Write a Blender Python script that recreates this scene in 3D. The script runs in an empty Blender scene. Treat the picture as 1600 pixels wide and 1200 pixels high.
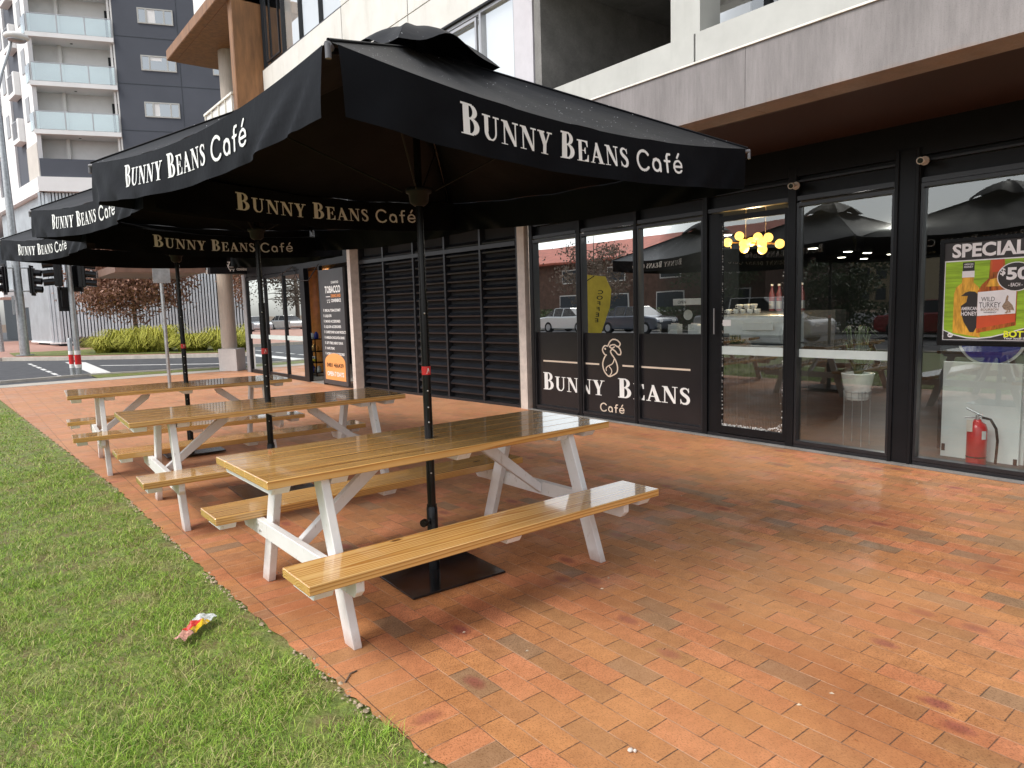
import bpy, bmesh, math, random
import numpy as np
from mathutils import Vector, Matrix, Euler
R = math.radians
random.seed(7); np.random.seed(7)
SC = bpy.context.scene
C = SC.collection

# ------------------------------------------------------------------ camera
cam_d = bpy.data.cameras.new("camera"); cam = bpy.data.objects.new("camera", cam_d); C.objects.link(cam)
FPX = 1096.72
cam_d.sensor_fit = 'HORIZONTAL'; cam_d.sensor_width = 36.0; cam_d.lens = 36.0*FPX/1600.0
cam_d.clip_start = 0.05; cam_d.clip_end = 2000
def _unit(v): v = np.array(v, float); return v/np.linalg.norm(v)
_y = _unit([-70-800, 505-600, FPX]); _x = _unit([2200-800, 440-600, FPX]); _x = _unit(_x-_y*(_x@_y)); _z = -np.cross(_x, _y)
if _z[1] > 0: _z = -_z
_r = [_x[0], _y[0], _z[0]]; _d = [_x[1], _y[1], _z[1]]; _f = [_x[2], _y[2], _z[2]]
cam.matrix_world = Matrix(((_r[0], -_d[0], -_f[0], 0), (_r[1], -_d[1], -_f[1], 0), (_r[2], -_d[2], -_f[2], 1.6), (0, 0, 0, 1)))
SC.camera = cam

# ------------------------------------------------------------------ light
SUN_EL, SUN_BEAR = 50, 272          # degrees, bearing clockwise from +Y
w = bpy.data.worlds.new("World"); SC.world = w; w.use_nodes = True
nt = w.node_tree; nt.nodes.clear()
sky = nt.nodes.new('ShaderNodeTexSky'); sky.sky_type = 'NISHITA'; sky.sun_disc = False
sky.sun_elevation = R(SUN_EL); sky.sun_rotation = R(SUN_BEAR); sky.air_density = 1.0; sky.dust_density = 3.0; sky.altitude = 600
hs = nt.nodes.new('ShaderNodeHueSaturation'); hs.inputs['Saturation'].default_value = 0.28
bg = nt.nodes.new('ShaderNodeBackground'); bg.inputs['Strength'].default_value = 0.15
wo = nt.nodes.new('ShaderNodeOutputWorld')
nt.links.new(sky.outputs[0], hs.inputs['Color']); nt.links.new(hs.outputs[0], bg.inputs[0]); nt.links.new(bg.outputs[0], wo.inputs[0])
sd = bpy.data.lights.new("sun", 'SUN'); sd.energy = 1.35; sd.angle = R(22); sd.color = (1.0, 0.95, 0.88)
sun = bpy.data.objects.new("sun", sd); C.objects.link(sun)
_sd = Vector((math.sin(R(SUN_BEAR))*math.cos(R(SUN_EL)), math.cos(R(SUN_BEAR))*math.cos(R(SUN_EL)), math.sin(R(SUN_EL))))
sun.rotation_euler = _sd.to_track_quat('Z', 'Y').to_euler()
SC.view_settings.view_transform = 'Standard'; SC.view_settings.look = 'None'
SC.view_settings.exposure = 0.82; SC.view_settings.gamma = 1
SC.cycles.max_bounces = 8; SC.cycles.transparent_max_bounces = 16

# ------------------------------------------------------------------ node helpers
class NG:
    def __init__(s, name):
        s.m = bpy.data.materials.new(name); s.m.use_nodes = True; s.t = s.m.node_tree; s.t.nodes.clear()
        s.out = s.t.nodes.new('ShaderNodeOutputMaterial'); s.b = s.t.nodes.new('ShaderNodeBsdfPrincipled')
        s.t.links.new(s.b.outputs[0], s.out.inputs[0])
    def n(s, typ, **kw):
        x = s.t.nodes.new(typ)
        for k, v in kw.items(): setattr(x, k, v)
        return x
    def lk(s, a, b): s.t.links.new(a, b)
    def put(s, inp, v):
        if hasattr(v, 'is_output'): s.lk(v, inp)
        elif v is not None:
            if inp.type == 'RGBA' and len(v) == 3: v = (*v, 1)
            inp.default_value = v
    def math(s, op, a, b=None, c=None, clamp=False):
        x = s.n('ShaderNodeMath', operation=op); x.use_clamp = clamp
        s.put(x.inputs[0], a)
        if b is not None: s.put(x.inputs[1], b)
        if c is not None: s.put(x.inputs[2], c)
        return x.outputs[0]
    def mix(s, fac, a, b, blend='MIX'):
        x = s.n('ShaderNodeMix', data_type='RGBA', blend_type=blend)
        s.put(x.inputs[0], fac); s.put(x.inputs[6], a); s.put(x.inputs[7], b); return x.outputs[2]
    def ramp(s, fac, stops, interp='LINEAR'):
        x = s.n('ShaderNodeValToRGB'); x.color_ramp.interpolation = interp; e = x.color_ramp.elements
        while len(e) < len(stops): e.new(0.5)
        for i, (p, c) in enumerate(stops):
            e[i].position = p; e[i].color = (*c, 1) if len(c) == 3 else c
        s.put(x.inputs[0], fac); return x.outputs[0]
    def pos(s): return s.n('ShaderNodeNewGeometry').outputs['Position']
    def obj(s): return s.n('ShaderNodeTexCoord').outputs['Object']
    def mapping(s, v, scale=(1, 1, 1), loc=(0, 0, 0), rot=(0, 0, 0)):
        x = s.n('ShaderNodeMapping'); s.lk(v, x.inputs[0])
        x.inputs['Scale'].default_value = scale; x.inputs['Location'].default_value = loc; x.inputs['Rotation'].default_value = rot
        return x.outputs[0]
    def noise(s, v, scale, detail=3, rough=0.5, dist=0, col=False):
        x = s.n('ShaderNodeTexNoise'); s.lk(v, x.inputs['Vector']); x.inputs['Scale'].default_value = scale
        x.inputs['Detail'].default_value = detail; x.inputs['Roughness'].default_value = rough; x.inputs['Distortion'].default_value = dist
        return x.outputs['Color' if col else 'Fac']
    def sep(s, v):
        x = s.n('ShaderNodeSeparateXYZ'); s.lk(v, x.inputs[0]); return x.outputs
    def comb(s, a, b, c=0.0):
        x = s.n('ShaderNodeCombineXYZ'); s.put(x.inputs[0], a); s.put(x.inputs[1], b); s.put(x.inputs[2], c); return x.outputs[0]
    def white(s, v):
        x = s.n('ShaderNodeTexWhiteNoise', noise_dimensions='3D'); s.lk(v, x.inputs['Vector']); return x.outputs
    def bump(s, h, strength=0.3, dist=0.01):
        x = s.n('ShaderNodeBump'); x.inputs['Strength'].default_value = strength; x.inputs['Distance'].default_value = dist
        s.lk(h, x.inputs['Height']); s.lk(x.outputs[0], s.b.inputs['Normal'])
    def set(s, **kw):
        for k, v in kw.items(): s.put(s.b.inputs[k.replace('_', ' ')], v)
        return s.m

def pm(name, col, rough=0.5, metal=0.0, var=0.12, scale=6, bump=0.0, bscale=60, spec=0.5, emis=None, es=0, stretch=(1, 1, 1), coat=0, dirt=None):
    g = NG(name)
    v = g.mapping(g.pos(), scale=stretch)
    n1 = g.noise(v, scale, 4, 0.6)
    c2 = tuple(max(0, x*(1-var*1.6)) for x in col); c3 = tuple(min(1, x*(1+var)) for x in col)
    c = g.ramp(n1, [(0.3, c2), (0.7, c3)])
    if dirt:
        n2 = g.noise(g.mapping(g.pos(), scale=(1, 1, 0.25)), 2.5, 5, 0.7)
        c = g.mix(g.ramp(n2, [(0.52, (0, 0, 0)), (0.75, (0.6, 0.6, 0.6))]), c, dirt)
    g.set(Base_Color=c, Roughness=rough, Metallic=metal)
    g.b.inputs['Specular IOR Level'].default_value = spec
    if coat: g.b.inputs['Coat Weight'].default_value = coat; g.b.inputs['Coat Roughness'].default_value = 0.08
    if bump: g.bump(g.noise(g.pos(), bscale, 3), bump, 0.004)
    if emis: g.b.inputs['Emission Color'].default_value = (*emis, 1); g.b.inputs['Emission Strength'].default_value = es
    return g.m

# ------------------------------------------------------------------ mesh helpers
class MB:
    def __init__(s): s.v = []; s.f = []; s.sm = []
    def add(s, vs, fs, smooth=False):
        b = len(s.v); s.v += [tuple(map(float, p)) for p in vs]
        s.f += [tuple(b+i for i in f) for f in fs]; s.sm += [smooth]*len(fs); return s
    def box(s, x0, y0, z0, x1, y1, z1):
        if x0 > x1: x0, x1 = x1, x0
        if y0 > y1: y0, y1 = y1, y0
        if z0 > z1: z0, z1 = z1, z0
        return s.add([(x0, y0, z0), (x1, y0, z0), (x1, y1, z0), (x0, y1, z0), (x0, y0, z1), (x1, y0, z1), (x1, y1, z1), (x0, y1, z1)],
                     [(0, 3, 2, 1), (4, 5, 6, 7), (0, 1, 5, 4), (1, 2, 6, 5), (2, 3, 7, 6), (3, 0, 4, 7)])
    def fbox(s, O, U, V, W):          # frame box: origin, three edge vectors
        O, U, V, W = map(lambda a: np.array(a, float), (O, U, V, W))
        if np.dot(np.cross(U, V), W) < 0: U, V = V, U
        p = [O, O+U, O+U+V, O+V, O+W, O+U+W, O+U+V+W, O+V+W]
        return s.add(p, [(0, 3, 2, 1), (4, 5, 6, 7), (0, 1, 5, 4), (1, 2, 6, 5), (2, 3, 7, 6), (3, 0, 4, 7)])
    def prism(s, poly, O, U, V, W):   # 2D polygon in (U,V) extruded by W
        O, U, V, W = map(lambda a: np.array(a, float), (O, U, V, W)); n = len(poly)
        a = [O+U*p[0]+V*p[1] for p in poly]; b = [q+W for q in a]
        return s.add(a+b, [tuple(reversed(range(n))), tuple(range(n, 2*n))]+[(i, (i+1) % n, n+(i+1) % n, n+i) for i in range(n)])
    def tube(s, pts, r, n=10, smooth=True, caps=True):
        pts = [np.array(p, float) for p in pts]; rs = r if isinstance(r, (list, tuple)) else [r]*len(pts)
        vs = []; fs = []; up = None
        for i, p in enumerate(pts):
            t = pts[min(i+1, len(pts)-1)]-pts[max(i-1, 0)]; t = t/max(np.linalg.norm(t), 1e-9)
            if up is None: up = np.array([0, 0, 1.]) if abs(t[2]) < 0.9 else np.array([1., 0, 0])
            a = np.cross(t, up); a /= max(np.linalg.norm(a), 1e-9); b = np.cross(t, a); up = -b if np.dot(-b, up) > 0 else b
            for k in range(n):
                th = 2*math.pi*k/n; vs.append(p+rs[i]*(a*math.cos(th)+b*math.sin(th)))
        for i in range(len(pts)-1):
            for k in range(n):
                fs.append((i*n+k, i*n+(k+1) % n, (i+1)*n+(k+1) % n, (i+1)*n+k))
        s.add(vs, fs, smooth)
        if caps: s.add(vs[:n], [tuple(range(n))]); s.add(vs[-n:], [tuple(reversed(range(n)))])
        return s
    def lathe(s, prof, c=(0, 0, 0), n=24, smooth=True):
        vs = []; fs = []
        for (r, z) in prof:
            for k in range(n):
                th = 2*math.pi*k/n; vs.append((c[0]+r*math.cos(th), c[1]+r*math.sin(th), c[2]+z))
        for i in range(len(prof)-1):
            for k in range(n): fs.append((i*n+k, i*n+(k+1) % n, (i+1)*n+(k+1) % n, (i+1)*n+k))
        s.add(vs, fs, smooth)
        s.add(vs[:n], [tuple(reversed(range(n)))]); s.add(vs[-n:], [tuple(range(n))]); return s
    def ball(s, c, r, n=14, m=9, sc=(1, 1, 1)):
        pr = []; vs = []; fs = []
        for i in range(m+1):
            ph = math.pi*i/m
            for k in range(n):
                th = 2*math.pi*k/n
                vs.append((c[0]+sc[0]*r*math.sin(ph)*math.cos(th), c[1]+sc[1]*r*math.sin(ph)*math.sin(th), c[2]+sc[2]*r*math.cos(ph)))
        for i in range(m):
            for k in range(n): fs.append((i*n+k, (i+1)*n+k, (i+1)*n+(k+1) % n, i*n+(k+1) % n))
        return s.add(vs, fs, True)
    def quad(s, a, b, c, d): return s.add([a, b, c, d], [(0, 1, 2, 3)])
    def build(s, name, mat, parent=None, bevel=0.0, seg=1):
        off = Vector((0, 0, 0))
        if parent is not None: off = ORG.get(parent.name, Vector((0, 0, 0)))
        me = bpy.data.meshes.new(name); me.from_pydata([(x-off.x, y-off.y, z-off.z) for x, y, z in s.v], [], s.f); me.update()
        me.polygons.foreach_set('use_smooth', s.sm)
        o = bpy.data.objects.new(name, me); C.objects.link(o)
        me.materials.append(mat)
        if parent is not None:
            o.parent = parent; ORG[o.name] = off
        else: ORG[o.name] = off
        if bevel:
            b = o.modifiers.new('bevel', 'BEVEL'); b.width = bevel; b.segments = seg; b.limit_method = 'ANGLE'; b.angle_limit = R(40)
        return o
ORG = {}
def fast(name, V, F, mat, parent=None, n=3, smooth=False):      # numpy mesh of n-gons
    off = ORG.get(parent.name, Vector((0, 0, 0))) if parent is not None else Vector((0, 0, 0))
    V = np.asarray(V, np.float32)-np.array(off, np.float32); F = np.asarray(F, np.int32).reshape(-1)
    me = bpy.data.meshes.new(name); me.vertices.add(len(V)); me.vertices.foreach_set('co', V.reshape(-1))
    nf = len(F)//n; me.loops.add(len(F)); me.loops.foreach_set('vertex_index', F)
    me.polygons.add(nf); me.polygons.foreach_set('loop_start', np.arange(nf, dtype=np.int32)*n)
    me.update(calc_edges=True)
    if smooth: me.polygons.foreach_set('use_smooth', [True]*nf)
    o = bpy.data.objects.new(name, me); C.objects.link(o); me.materials.append(mat)
    if parent is not None: o.parent = parent
    ORG[o.name] = off
    return o
def tag(o, label=None, cat=None, group=None, kind=None):
    if label: o['label'] = label
    if cat: o['category'] = cat
    if group: o['group'] = group
    if kind: o['kind'] = kind
    return o
def thing(name, label, cat, loc=(0, 0, 0), group=None):
    o = bpy.data.objects.new(name, None); C.objects.link(o); o.location = loc; o.empty_display_size = 0.2
    ORG[o.name] = Vector(loc); return tag(o, label, cat, group)
def copy_tree(o, parent=None):
    c = o.copy(); C.objects.link(c); c.parent = parent
    for ch in list(o.children): copy_tree(ch, c)
    return c
def sub(parent, name, mat, fn, bevel=0.0, label=None):
    m = MB(); fn(m); o = m.build(name, mat, parent, bevel)
    if label: o['label'] = label
    return o

# ------------------------------------------------------------------ lettering: scanline-filled shapes
def ell(cx, cy, rx, ry, a0=0, a1=360, n=20):
    return [(cx+rx*math.cos(R(a0+(a1-a0)*i/n)), cy+ry*math.sin(R(a0+(a1-a0)*i/n))) for i in range(n+1)]
def rc(x0, y0, x1, y1): return [(x0, y0), (x1, y0), (x1, y1), (x0, y1)]
def stroke(pts, wd):
    out = []; wd = wd if isinstance(wd, (list, tuple)) else [wd]*len(pts)
    for i in range(len(pts)):
        out.append(('+', ell(pts[i][0], pts[i][1], wd[i]/2, wd[i]/2, 0, 360, 12)))
        if i+1 < len(pts):
            (ax, ay), (bx, by) = pts[i], pts[i+1]; L = math.hypot(bx-ax, by-ay) or 1e-6; nx, ny = -(by-ay)/L, (bx-ax)/L
            w0, w1 = wd[i]/2, wd[i+1]/2
            out.append(('+', [(ax+nx*w0, ay+ny*w0), (bx+nx*w1, by+ny*w1), (bx-nx*w1, by-ny*w1), (ax-nx*w0, ay-ny*w0)]))
    return out
def smooth_path(pts, n=5, closed=False):
    o = []; N = len(pts)
    for i in range(N if closed else N-1):
        p = [pts[(i+k) % N] if closed else pts[min(max(i+k, 0), N-1)] for k in (-1, 0, 1, 2)]
        for j in range(n):
            t = j/n
            o.append(tuple(0.5*((2*p[1][d])+(-p[0][d]+p[2][d])*t+(2*p[0][d]-5*p[1][d]+4*p[2][d]-p[3][d])*t*t+(-p[0][d]+3*p[1][d]-3*p[2][d]+p[3][d])*t**3) for d in (0, 1)))
    if not closed: o.append(pts[-1])
    else: o.append(o[0])
    return o
SP = smooth_path([(.53, .80), (.44, .92), (.29, .955), (.15, .88), (.13, .74), (.22, .62), (.36, .52), (.49, .40), (.52, .24), (.45, .10), (.30, .045), (.16, .10), (.09, .22)], 3)
SW = [0.07+0.13*math.sin(math.pi*min(1, max(0, (i/len(SP)-0.1)/0.8))) for i in range(len(SP))]
GLY = {
 'B': (.76, [('+', ell(.33, .755, .30, .245, -90, 90)+[(.2, 1), (.2, .51)]), ('+', ell(.36, .28, .34, .28, -90, 90)+[(.2, .56), (.2, 0)]), ('-', ell(.31, .755, .14, .195, -90, 90)), ('-', ell(.33, .28, .165, .225, -90, 90)),
             ('+', rc(.08, 0, .29, 1)), ('+', rc(0, .95, .33, 1)), ('+', rc(0, 0, .33, .05))]),
 'U': (.92, [('+', ell(.42, .34, .32, .36, 180, 360)), ('-', ell(.47, .34, .185, .27, 180, 360)), ('+', rc(.1, .33, .30, 1)), ('+', rc(.655, .33, .74, 1)), ('+', rc(0, .95, .41, 1)), ('+', rc(.55, .95, .86, 1))]),
 'N': (.96, [('+', [(.04, 1), (.32, 1), (.80, .08), (.80, 0), (.68, 0), (.12, .88)]), ('+', rc(.13, 0, .20, .93)), ('+', rc(.73, 0, .80, 1)), ('+', rc(0, .95, .30, 1)), ('+', rc(.0, 0, .34, .05)), ('+', rc(.60, .95, .92, 1))]),
 'Y': (.88, [('+', [(.05, 1), (.31, 1), (.54, .48), (.53, .38), (.33, .38)]), ('+', [(.66, 1), (.75, 1), (.52, .42), (.45, .42)]), ('+', rc(.33, 0, .53, .45)), ('+', rc(-.02, .95, .40, 1)), ('+', rc(.55, .95, .87, 1)), ('+', rc(.21, 0, .65, .05))]),
 'E': (.78, [('+', rc(.1, 0, .3, 1)), ('+', rc(0, .95, .5, 1)), ('+', rc(0, 0, .5, .05)), ('+', [(.46, 1), (.68, 1), (.68, .70), (.63, .70), (.57, .88), (.46, .94)]), ('+', [(.46, 0), (.72, 0), (.72, .32), (.67, .32), (.61, .12), (.46, .06)]),
             ('+', rc(.3, .49, .48, .55)), ('+', [(.44, .49), (.5, .36), (.54, .36), (.54, .68), (.5, .68), (.44, .55)])]),
 'A': (.92, [('+', [(.35, 1), (.48, 1), (.85, 0), (.61, 0), (.34, .78)]), ('+', [(.37, .97), (.44, .82), (.18, 0), (.09, 0)]), ('+', [(.2, .28), (.66, .28), (.64, .345), (.22, .345)]), ('+', rc(0, 0, .29, .05)), ('+', rc(.51, 0, .93, .05))]),
 'S': (.66, stroke(SP, SW)+[('+', rc(.51, .70, .55, .97)), ('+', rc(.07, .03, .11, .31))]),
}
def _iv(poly, y):
    xs = []; n = len(poly)
    for i in range(n):
        (x0, y0), (x1, y1) = poly[i], poly[(i+1) % n]
        if (y0 <= y) != (y1 <= y): xs.append(x0+(y-y0)/(y1-y0)*(x1-x0))
    xs.sort(); return [(xs[i], xs[i+1]) for i in range(0, len(xs)-1, 2)]
def scan(ops, y0, y1, rows):
    out = []; h = (y1-y0)/rows
    for r in range(rows):
        y = y0+(r+.5)*h; cur = []
        for op, poly in ops:
            iv = _iv(poly, y)
            if op == '+':
                a = sorted(cur+iv); cur = []
                for s_, e_ in a:
                    if cur and s_ <= cur[-1][1]+1e-6: cur[-1] = (cur[-1][0], max(cur[-1][1], e_))
                    else: cur.append((s_, e_))
            else:
                for s_, e_ in iv:
                    nc = []
                    for a, b in cur:
                        if e_ <= a or s_ >= b: nc.append((a, b)); continue
                        if a < s_: nc.append((a, s_))
                        if b > e_: nc.append((e_, b))
                    cur = nc
        for a, b in cur:
            if b-a > 1e-4: out.append((a, y-h/2, b, y+h/2))
    return out
def serif(word, big, small, sp=0.06, rows=30):   # small caps: first letter of each word big
    rects = []; x = 0
    for wd in word.split(' '):
        for i, ch in enumerate(wd):
            k = big if i == 0 else small
            wdt, ops = GLY[ch]
            for (a, b, c, d) in scan(ops, 0, 1, rows): rects.append((x+a*k, b*k, x+c*k, d*k))
            x += (wdt+sp)*k
        x += 0.38*big
    return rects, x-0.38*big
_tc = {}
def sans(text, size, bold=0.0, space=1.0, sx=1.0):   # built-in font -> (verts2d, faces), left/baseline origin
    k = (text, size, bold, space, sx)
    if k in _tc: return _tc[k]
    cu = bpy.data.curves.new('txt', 'FONT'); cu.body = text; cu.size = size; cu.offset = bold*size; cu.space_character = space; cu.resolution_u = 3
    o = bpy.data.objects.new('txt', cu); C.objects.link(o); dg = bpy.context.evaluated_depsgraph_get(); dg.update()
    me = bpy.data.meshes.new_from_object(o.evaluated_get(dg))
    vs = [(v.co.x*sx, v.co.y) for v in me.vertices]; fs = [tuple(p.vertices) for p in me.polygons]
    bpy.data.objects.remove(o); bpy.data.curves.remove(cu); bpy.data.meshes.remove(me)
    _tc[k] = (vs, fs); return _tc[k]
def put_sans(m, text, size, P, bold=0.0, align='l', space=1.0, width=None, flip=False):
    vs, fs = sans(text, size, bold, space)
    if not vs: return
    x0 = min(v[0] for v in vs); x1 = max(v[0] for v in vs); k = 1
    if width: k = width/(x1-x0)
    sh = {'l': 0, 'c': -(x1-x0)/2*k, 'r': -(x1-x0)*k}[align]
    if flip: fs = [tuple(reversed(f)) for f in fs]
    m.add([P((v[0]-x0)*k+sh, v[1]) for v in vs], fs)
def put_rects(m, rects, P, flip=False):
    for a, b, c, d in rects:
        q = [P(a, b), P(c, b), P(c, d), P(a, d)]
        if flip: q.reverse()
        m.add(q, [(0, 1, 2, 3)])

CAFE = (stroke([(.36+.30*math.cos(R(a)), .36+.36*math.sin(R(a))) for a in range(42, 320, 12)], .10)
  + stroke([(.98+.17*math.cos(R(a)), .24+.21*math.sin(R(a))) for a in range(0, 361, 15)], .09)+stroke([(1.15, .03), (1.15, .33), (1.10, .44), (.98, .48), (.86, .44)], .09)
  + stroke([(1.48, 0.02), (1.48, .60), (1.53, .70), (1.64, .71)], .095)+stroke([(1.37, .44), (1.62, .44)], .08)
  + stroke([(1.84, .25), (2.21, .25), (2.19, .38), (2.10, .47), (2.01, .48), (1.90, .44), (1.83, .33), (1.82, .20), (1.88, .08), (2.01, .02), (2.13, .05), (2.19, .11)], .085)+stroke([(2.0, .60), (2.10, .76)], .085))
CAFE_R = scan(CAFE, -.06, .84, 40)
# ------------------------------------------------------------------ materials
def brick_mat():
    g = NG('brick_paving'); P = g.pos(); s = g.sep(P); X, Y = s[0], s[1]
    X0 = 1.44
    wob = g.noise(P, 3.0, 2); wobs = g.math('MULTIPLY', g.math('SUBTRACT', wob, 0.5), 0.012)
    Xw = g.math('ADD', X, wobs); Yw = g.math('ADD', Y, wobs)
    def cell(a, b, la, lb, seed):      # a across rows (width la), b along bricks (length lb)
        r = g.math('DIVIDE', a, la); ri = g.math('FLOOR', r)
        jit = g.white(g.comb(ri, seed, 1.0))[0]
        off = g.math('ADD', g.math('MULTIPLY', g.math('MODULO', g.math('ABSOLUTE', ri), 2.0), 0.5), g.math('MULTIPLY', jit, 0.22))
        c = g.math('ADD', g.math('DIVIDE', b, lb), off); ci = g.math('FLOOR', c)
        fr = g.math('FRACT', r); fc = g.math('FRACT', c)
        return ri, ci, fr, fc
    r1, c1, fr1, fc1 = cell(g.math('SUBTRACT', Xw, X0), Yw, 0.117, 0.238, 3.0)
    # soldier border: bricks lie across, one course wide
    r2 = g.math('FLOOR', g.math('DIVIDE', Yw, 0.117)); fr2 = g.math('FRACT', g.math('DIVIDE', Yw, 0.117))
    bx = g.math('DIVIDE', g.math('SUBTRACT', Xw, X0-0.24*2), 0.24); c2 = g.math('FLOOR', bx); fc2 = g.math('FRACT', bx)
    isb = g.math('LESS_THAN', Xw, X0)
    def sel(a, b): return g.math('ADD', g.math('MULTIPLY', isb, b), g.math('MULTIPLY', g.math('SUBTRACT', 1.0, isb), a))
    ri, ci, fr, fc = sel(r1, r2), sel(c1, g.math('ADD', c2, 500.0)), sel(fr1, fr2), sel(fc1, fc2)
    er = g.math('MULTIPLY', g.math('MINIMUM', fr, g.math('SUBTRACT', 1.0, fr)), 0.117)
    ec = g.math('MULTIPLY', g.math('MINIMUM', fc, g.math('SUBTRACT', 1.0, fc)), 0.238)
    rnd = g.white(g.comb(ri, ci, 0.5)); v1 = rnd[0]; rc_ = g.sep(rnd[1])
    base = g.ramp(v1, [(0.0, (.42, .180, .072)), (0.22, (.50, .22, .085)), (0.42, (.50, .175, .085)), (0.6, (.37, .17, .075)), (0.74, (.58, .215, .11)), (0.86, (.29, .155, .07)), (0.94, (.24, .145, .08)), (1.0, (.20, .14, .08))], 'CONSTANT')
    tint = g.noise(P, 0.45, 3, 0.55)
    base = g.mix(0.28, base, (.54, .235, .085))
    base = g.mix(g.math('GREATER_THAN', v1, 0.935), base, g.mix(rc_[0], (.17, .12, .07), (.30, .18, .10)))
    # fire-flashed purple heart in some bricks
    dx = g.math('SUBTRACT', fr, 0.5); dy = g.math('SUBTRACT', fc, 0.5)
    rr = g.math('ADD', g.math('MULTIPLY', g.math('MULTIPLY', dx, dx), 5.5), g.math('MULTIPLY', g.math('MULTIPLY', dy, dy), 7.5))
    rr = g.math('ADD', rr, g.math('MULTIPLY', g.math('SUBTRACT', g.noise(P, 30, 3), 0.5), 0.7))
    pm_ = g.math('MULTIPLY', g.math('GREATER_THAN', rc_[1], 0.91), g.ramp(rr, [(0.1, (.75, .75, .75)), (0.8, (0, 0, 0))]))
    base = g.mix(pm_, base, (.24, .055, .055))
    fine = g.noise(g.mapping(P, scale=(1.5, .7, 1)), 120, 3, 0.8); sp = g.ramp(fine, [(0.40, (.22, .19, .17)), (0.47, (1, 1, 1))])
    med = g.noise(P, 14, 5, 0.7); md = g.ramp(med, [(0.28, (.66, .62, .58)), (0.68, (1.2, 1.2, 1.2))])
    base = g.mix(0.75, base, sp, 'MULTIPLY'); base = g.mix(0.8, base, md, 'MULTIPLY')
    # darker rust-red and pale dusty patches that cross many bricks
    st = g.noise(g.mapping(P, scale=(0.9, 0.45, 1), rot=(0, 0, R(-20))), 1.3, 4, 0.6)
    base = g.mix(g.ramp(st, [(0.50, (0, 0, 0)), (0.68, (.6, .6, .6))]), base, (.27, .075, .024))
    lg = g.noise(g.mapping(P, loc=(5, 2, 0), scale=(1.0, 0.5, 1)), 0.8, 3); base = g.mix(g.ramp(lg, [(0.42, (0, 0, 0)), (0.64, (.45, .45, .45))]), base, (.56, .27, .115))
    far = g.math('MINIMUM', g.math('MULTIPLY', g.math('SUBTRACT', s[1], 3.0), 0.06, clamp=True), 0.55); base = g.mix(far, base, (.52, .27, .16))  # paler with distance: lightening painted into the brick colour
    # joints
    chip = g.math('MULTIPLY', g.math('SUBTRACT', g.noise(P, 45, 3, .7), 0.5), 0.006); er2 = g.math('ADD', er, chip); ec2 = g.math('ADD', ec, chip)
    mr = g.ramp(er2, [(0.0014, (1, 1, 1)), (0.0034, (0, 0, 0))]); mc = g.ramp(ec2, [(0.0012, (1, 1, 1)), (0.0034, (0, 0, 0))])
    jn = g.noise(P, 5, 3)
    jrow = g.mix(g.ramp(jn, [(0.38, (0, 0, 0)), (0.55, (1, 1, 1))]), (.12, .06, .035), (.50, .30, .19))
    col = g.mix(mr, base, jrow); col = g.mix(mc, col, (.06, .04, .03))
    rough = g.ramp(g.noise(P, 1.7, 4, 0.6), [(0.4, (.42, .42, .42)), (0.6, (.72, .72, .72))])
    g.set(Base_Color=col, Roughness=rough); g.b.inputs['Specular IOR Level'].default_value = 0.42
    hgt = g.math('SUBTRACT', g.math('MULTIPLY', g.noise(P, 120, 4, 0.6), 0.35), g.math('ADD', mr, mc))
    tl = g.math('MULTIPLY', rc_[2], 1.3); hgt = g.math('ADD', hgt, tl)
    g.bump(hgt, 0.35, 0.0025); return g.m
M_brick = brick_mat()

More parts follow.
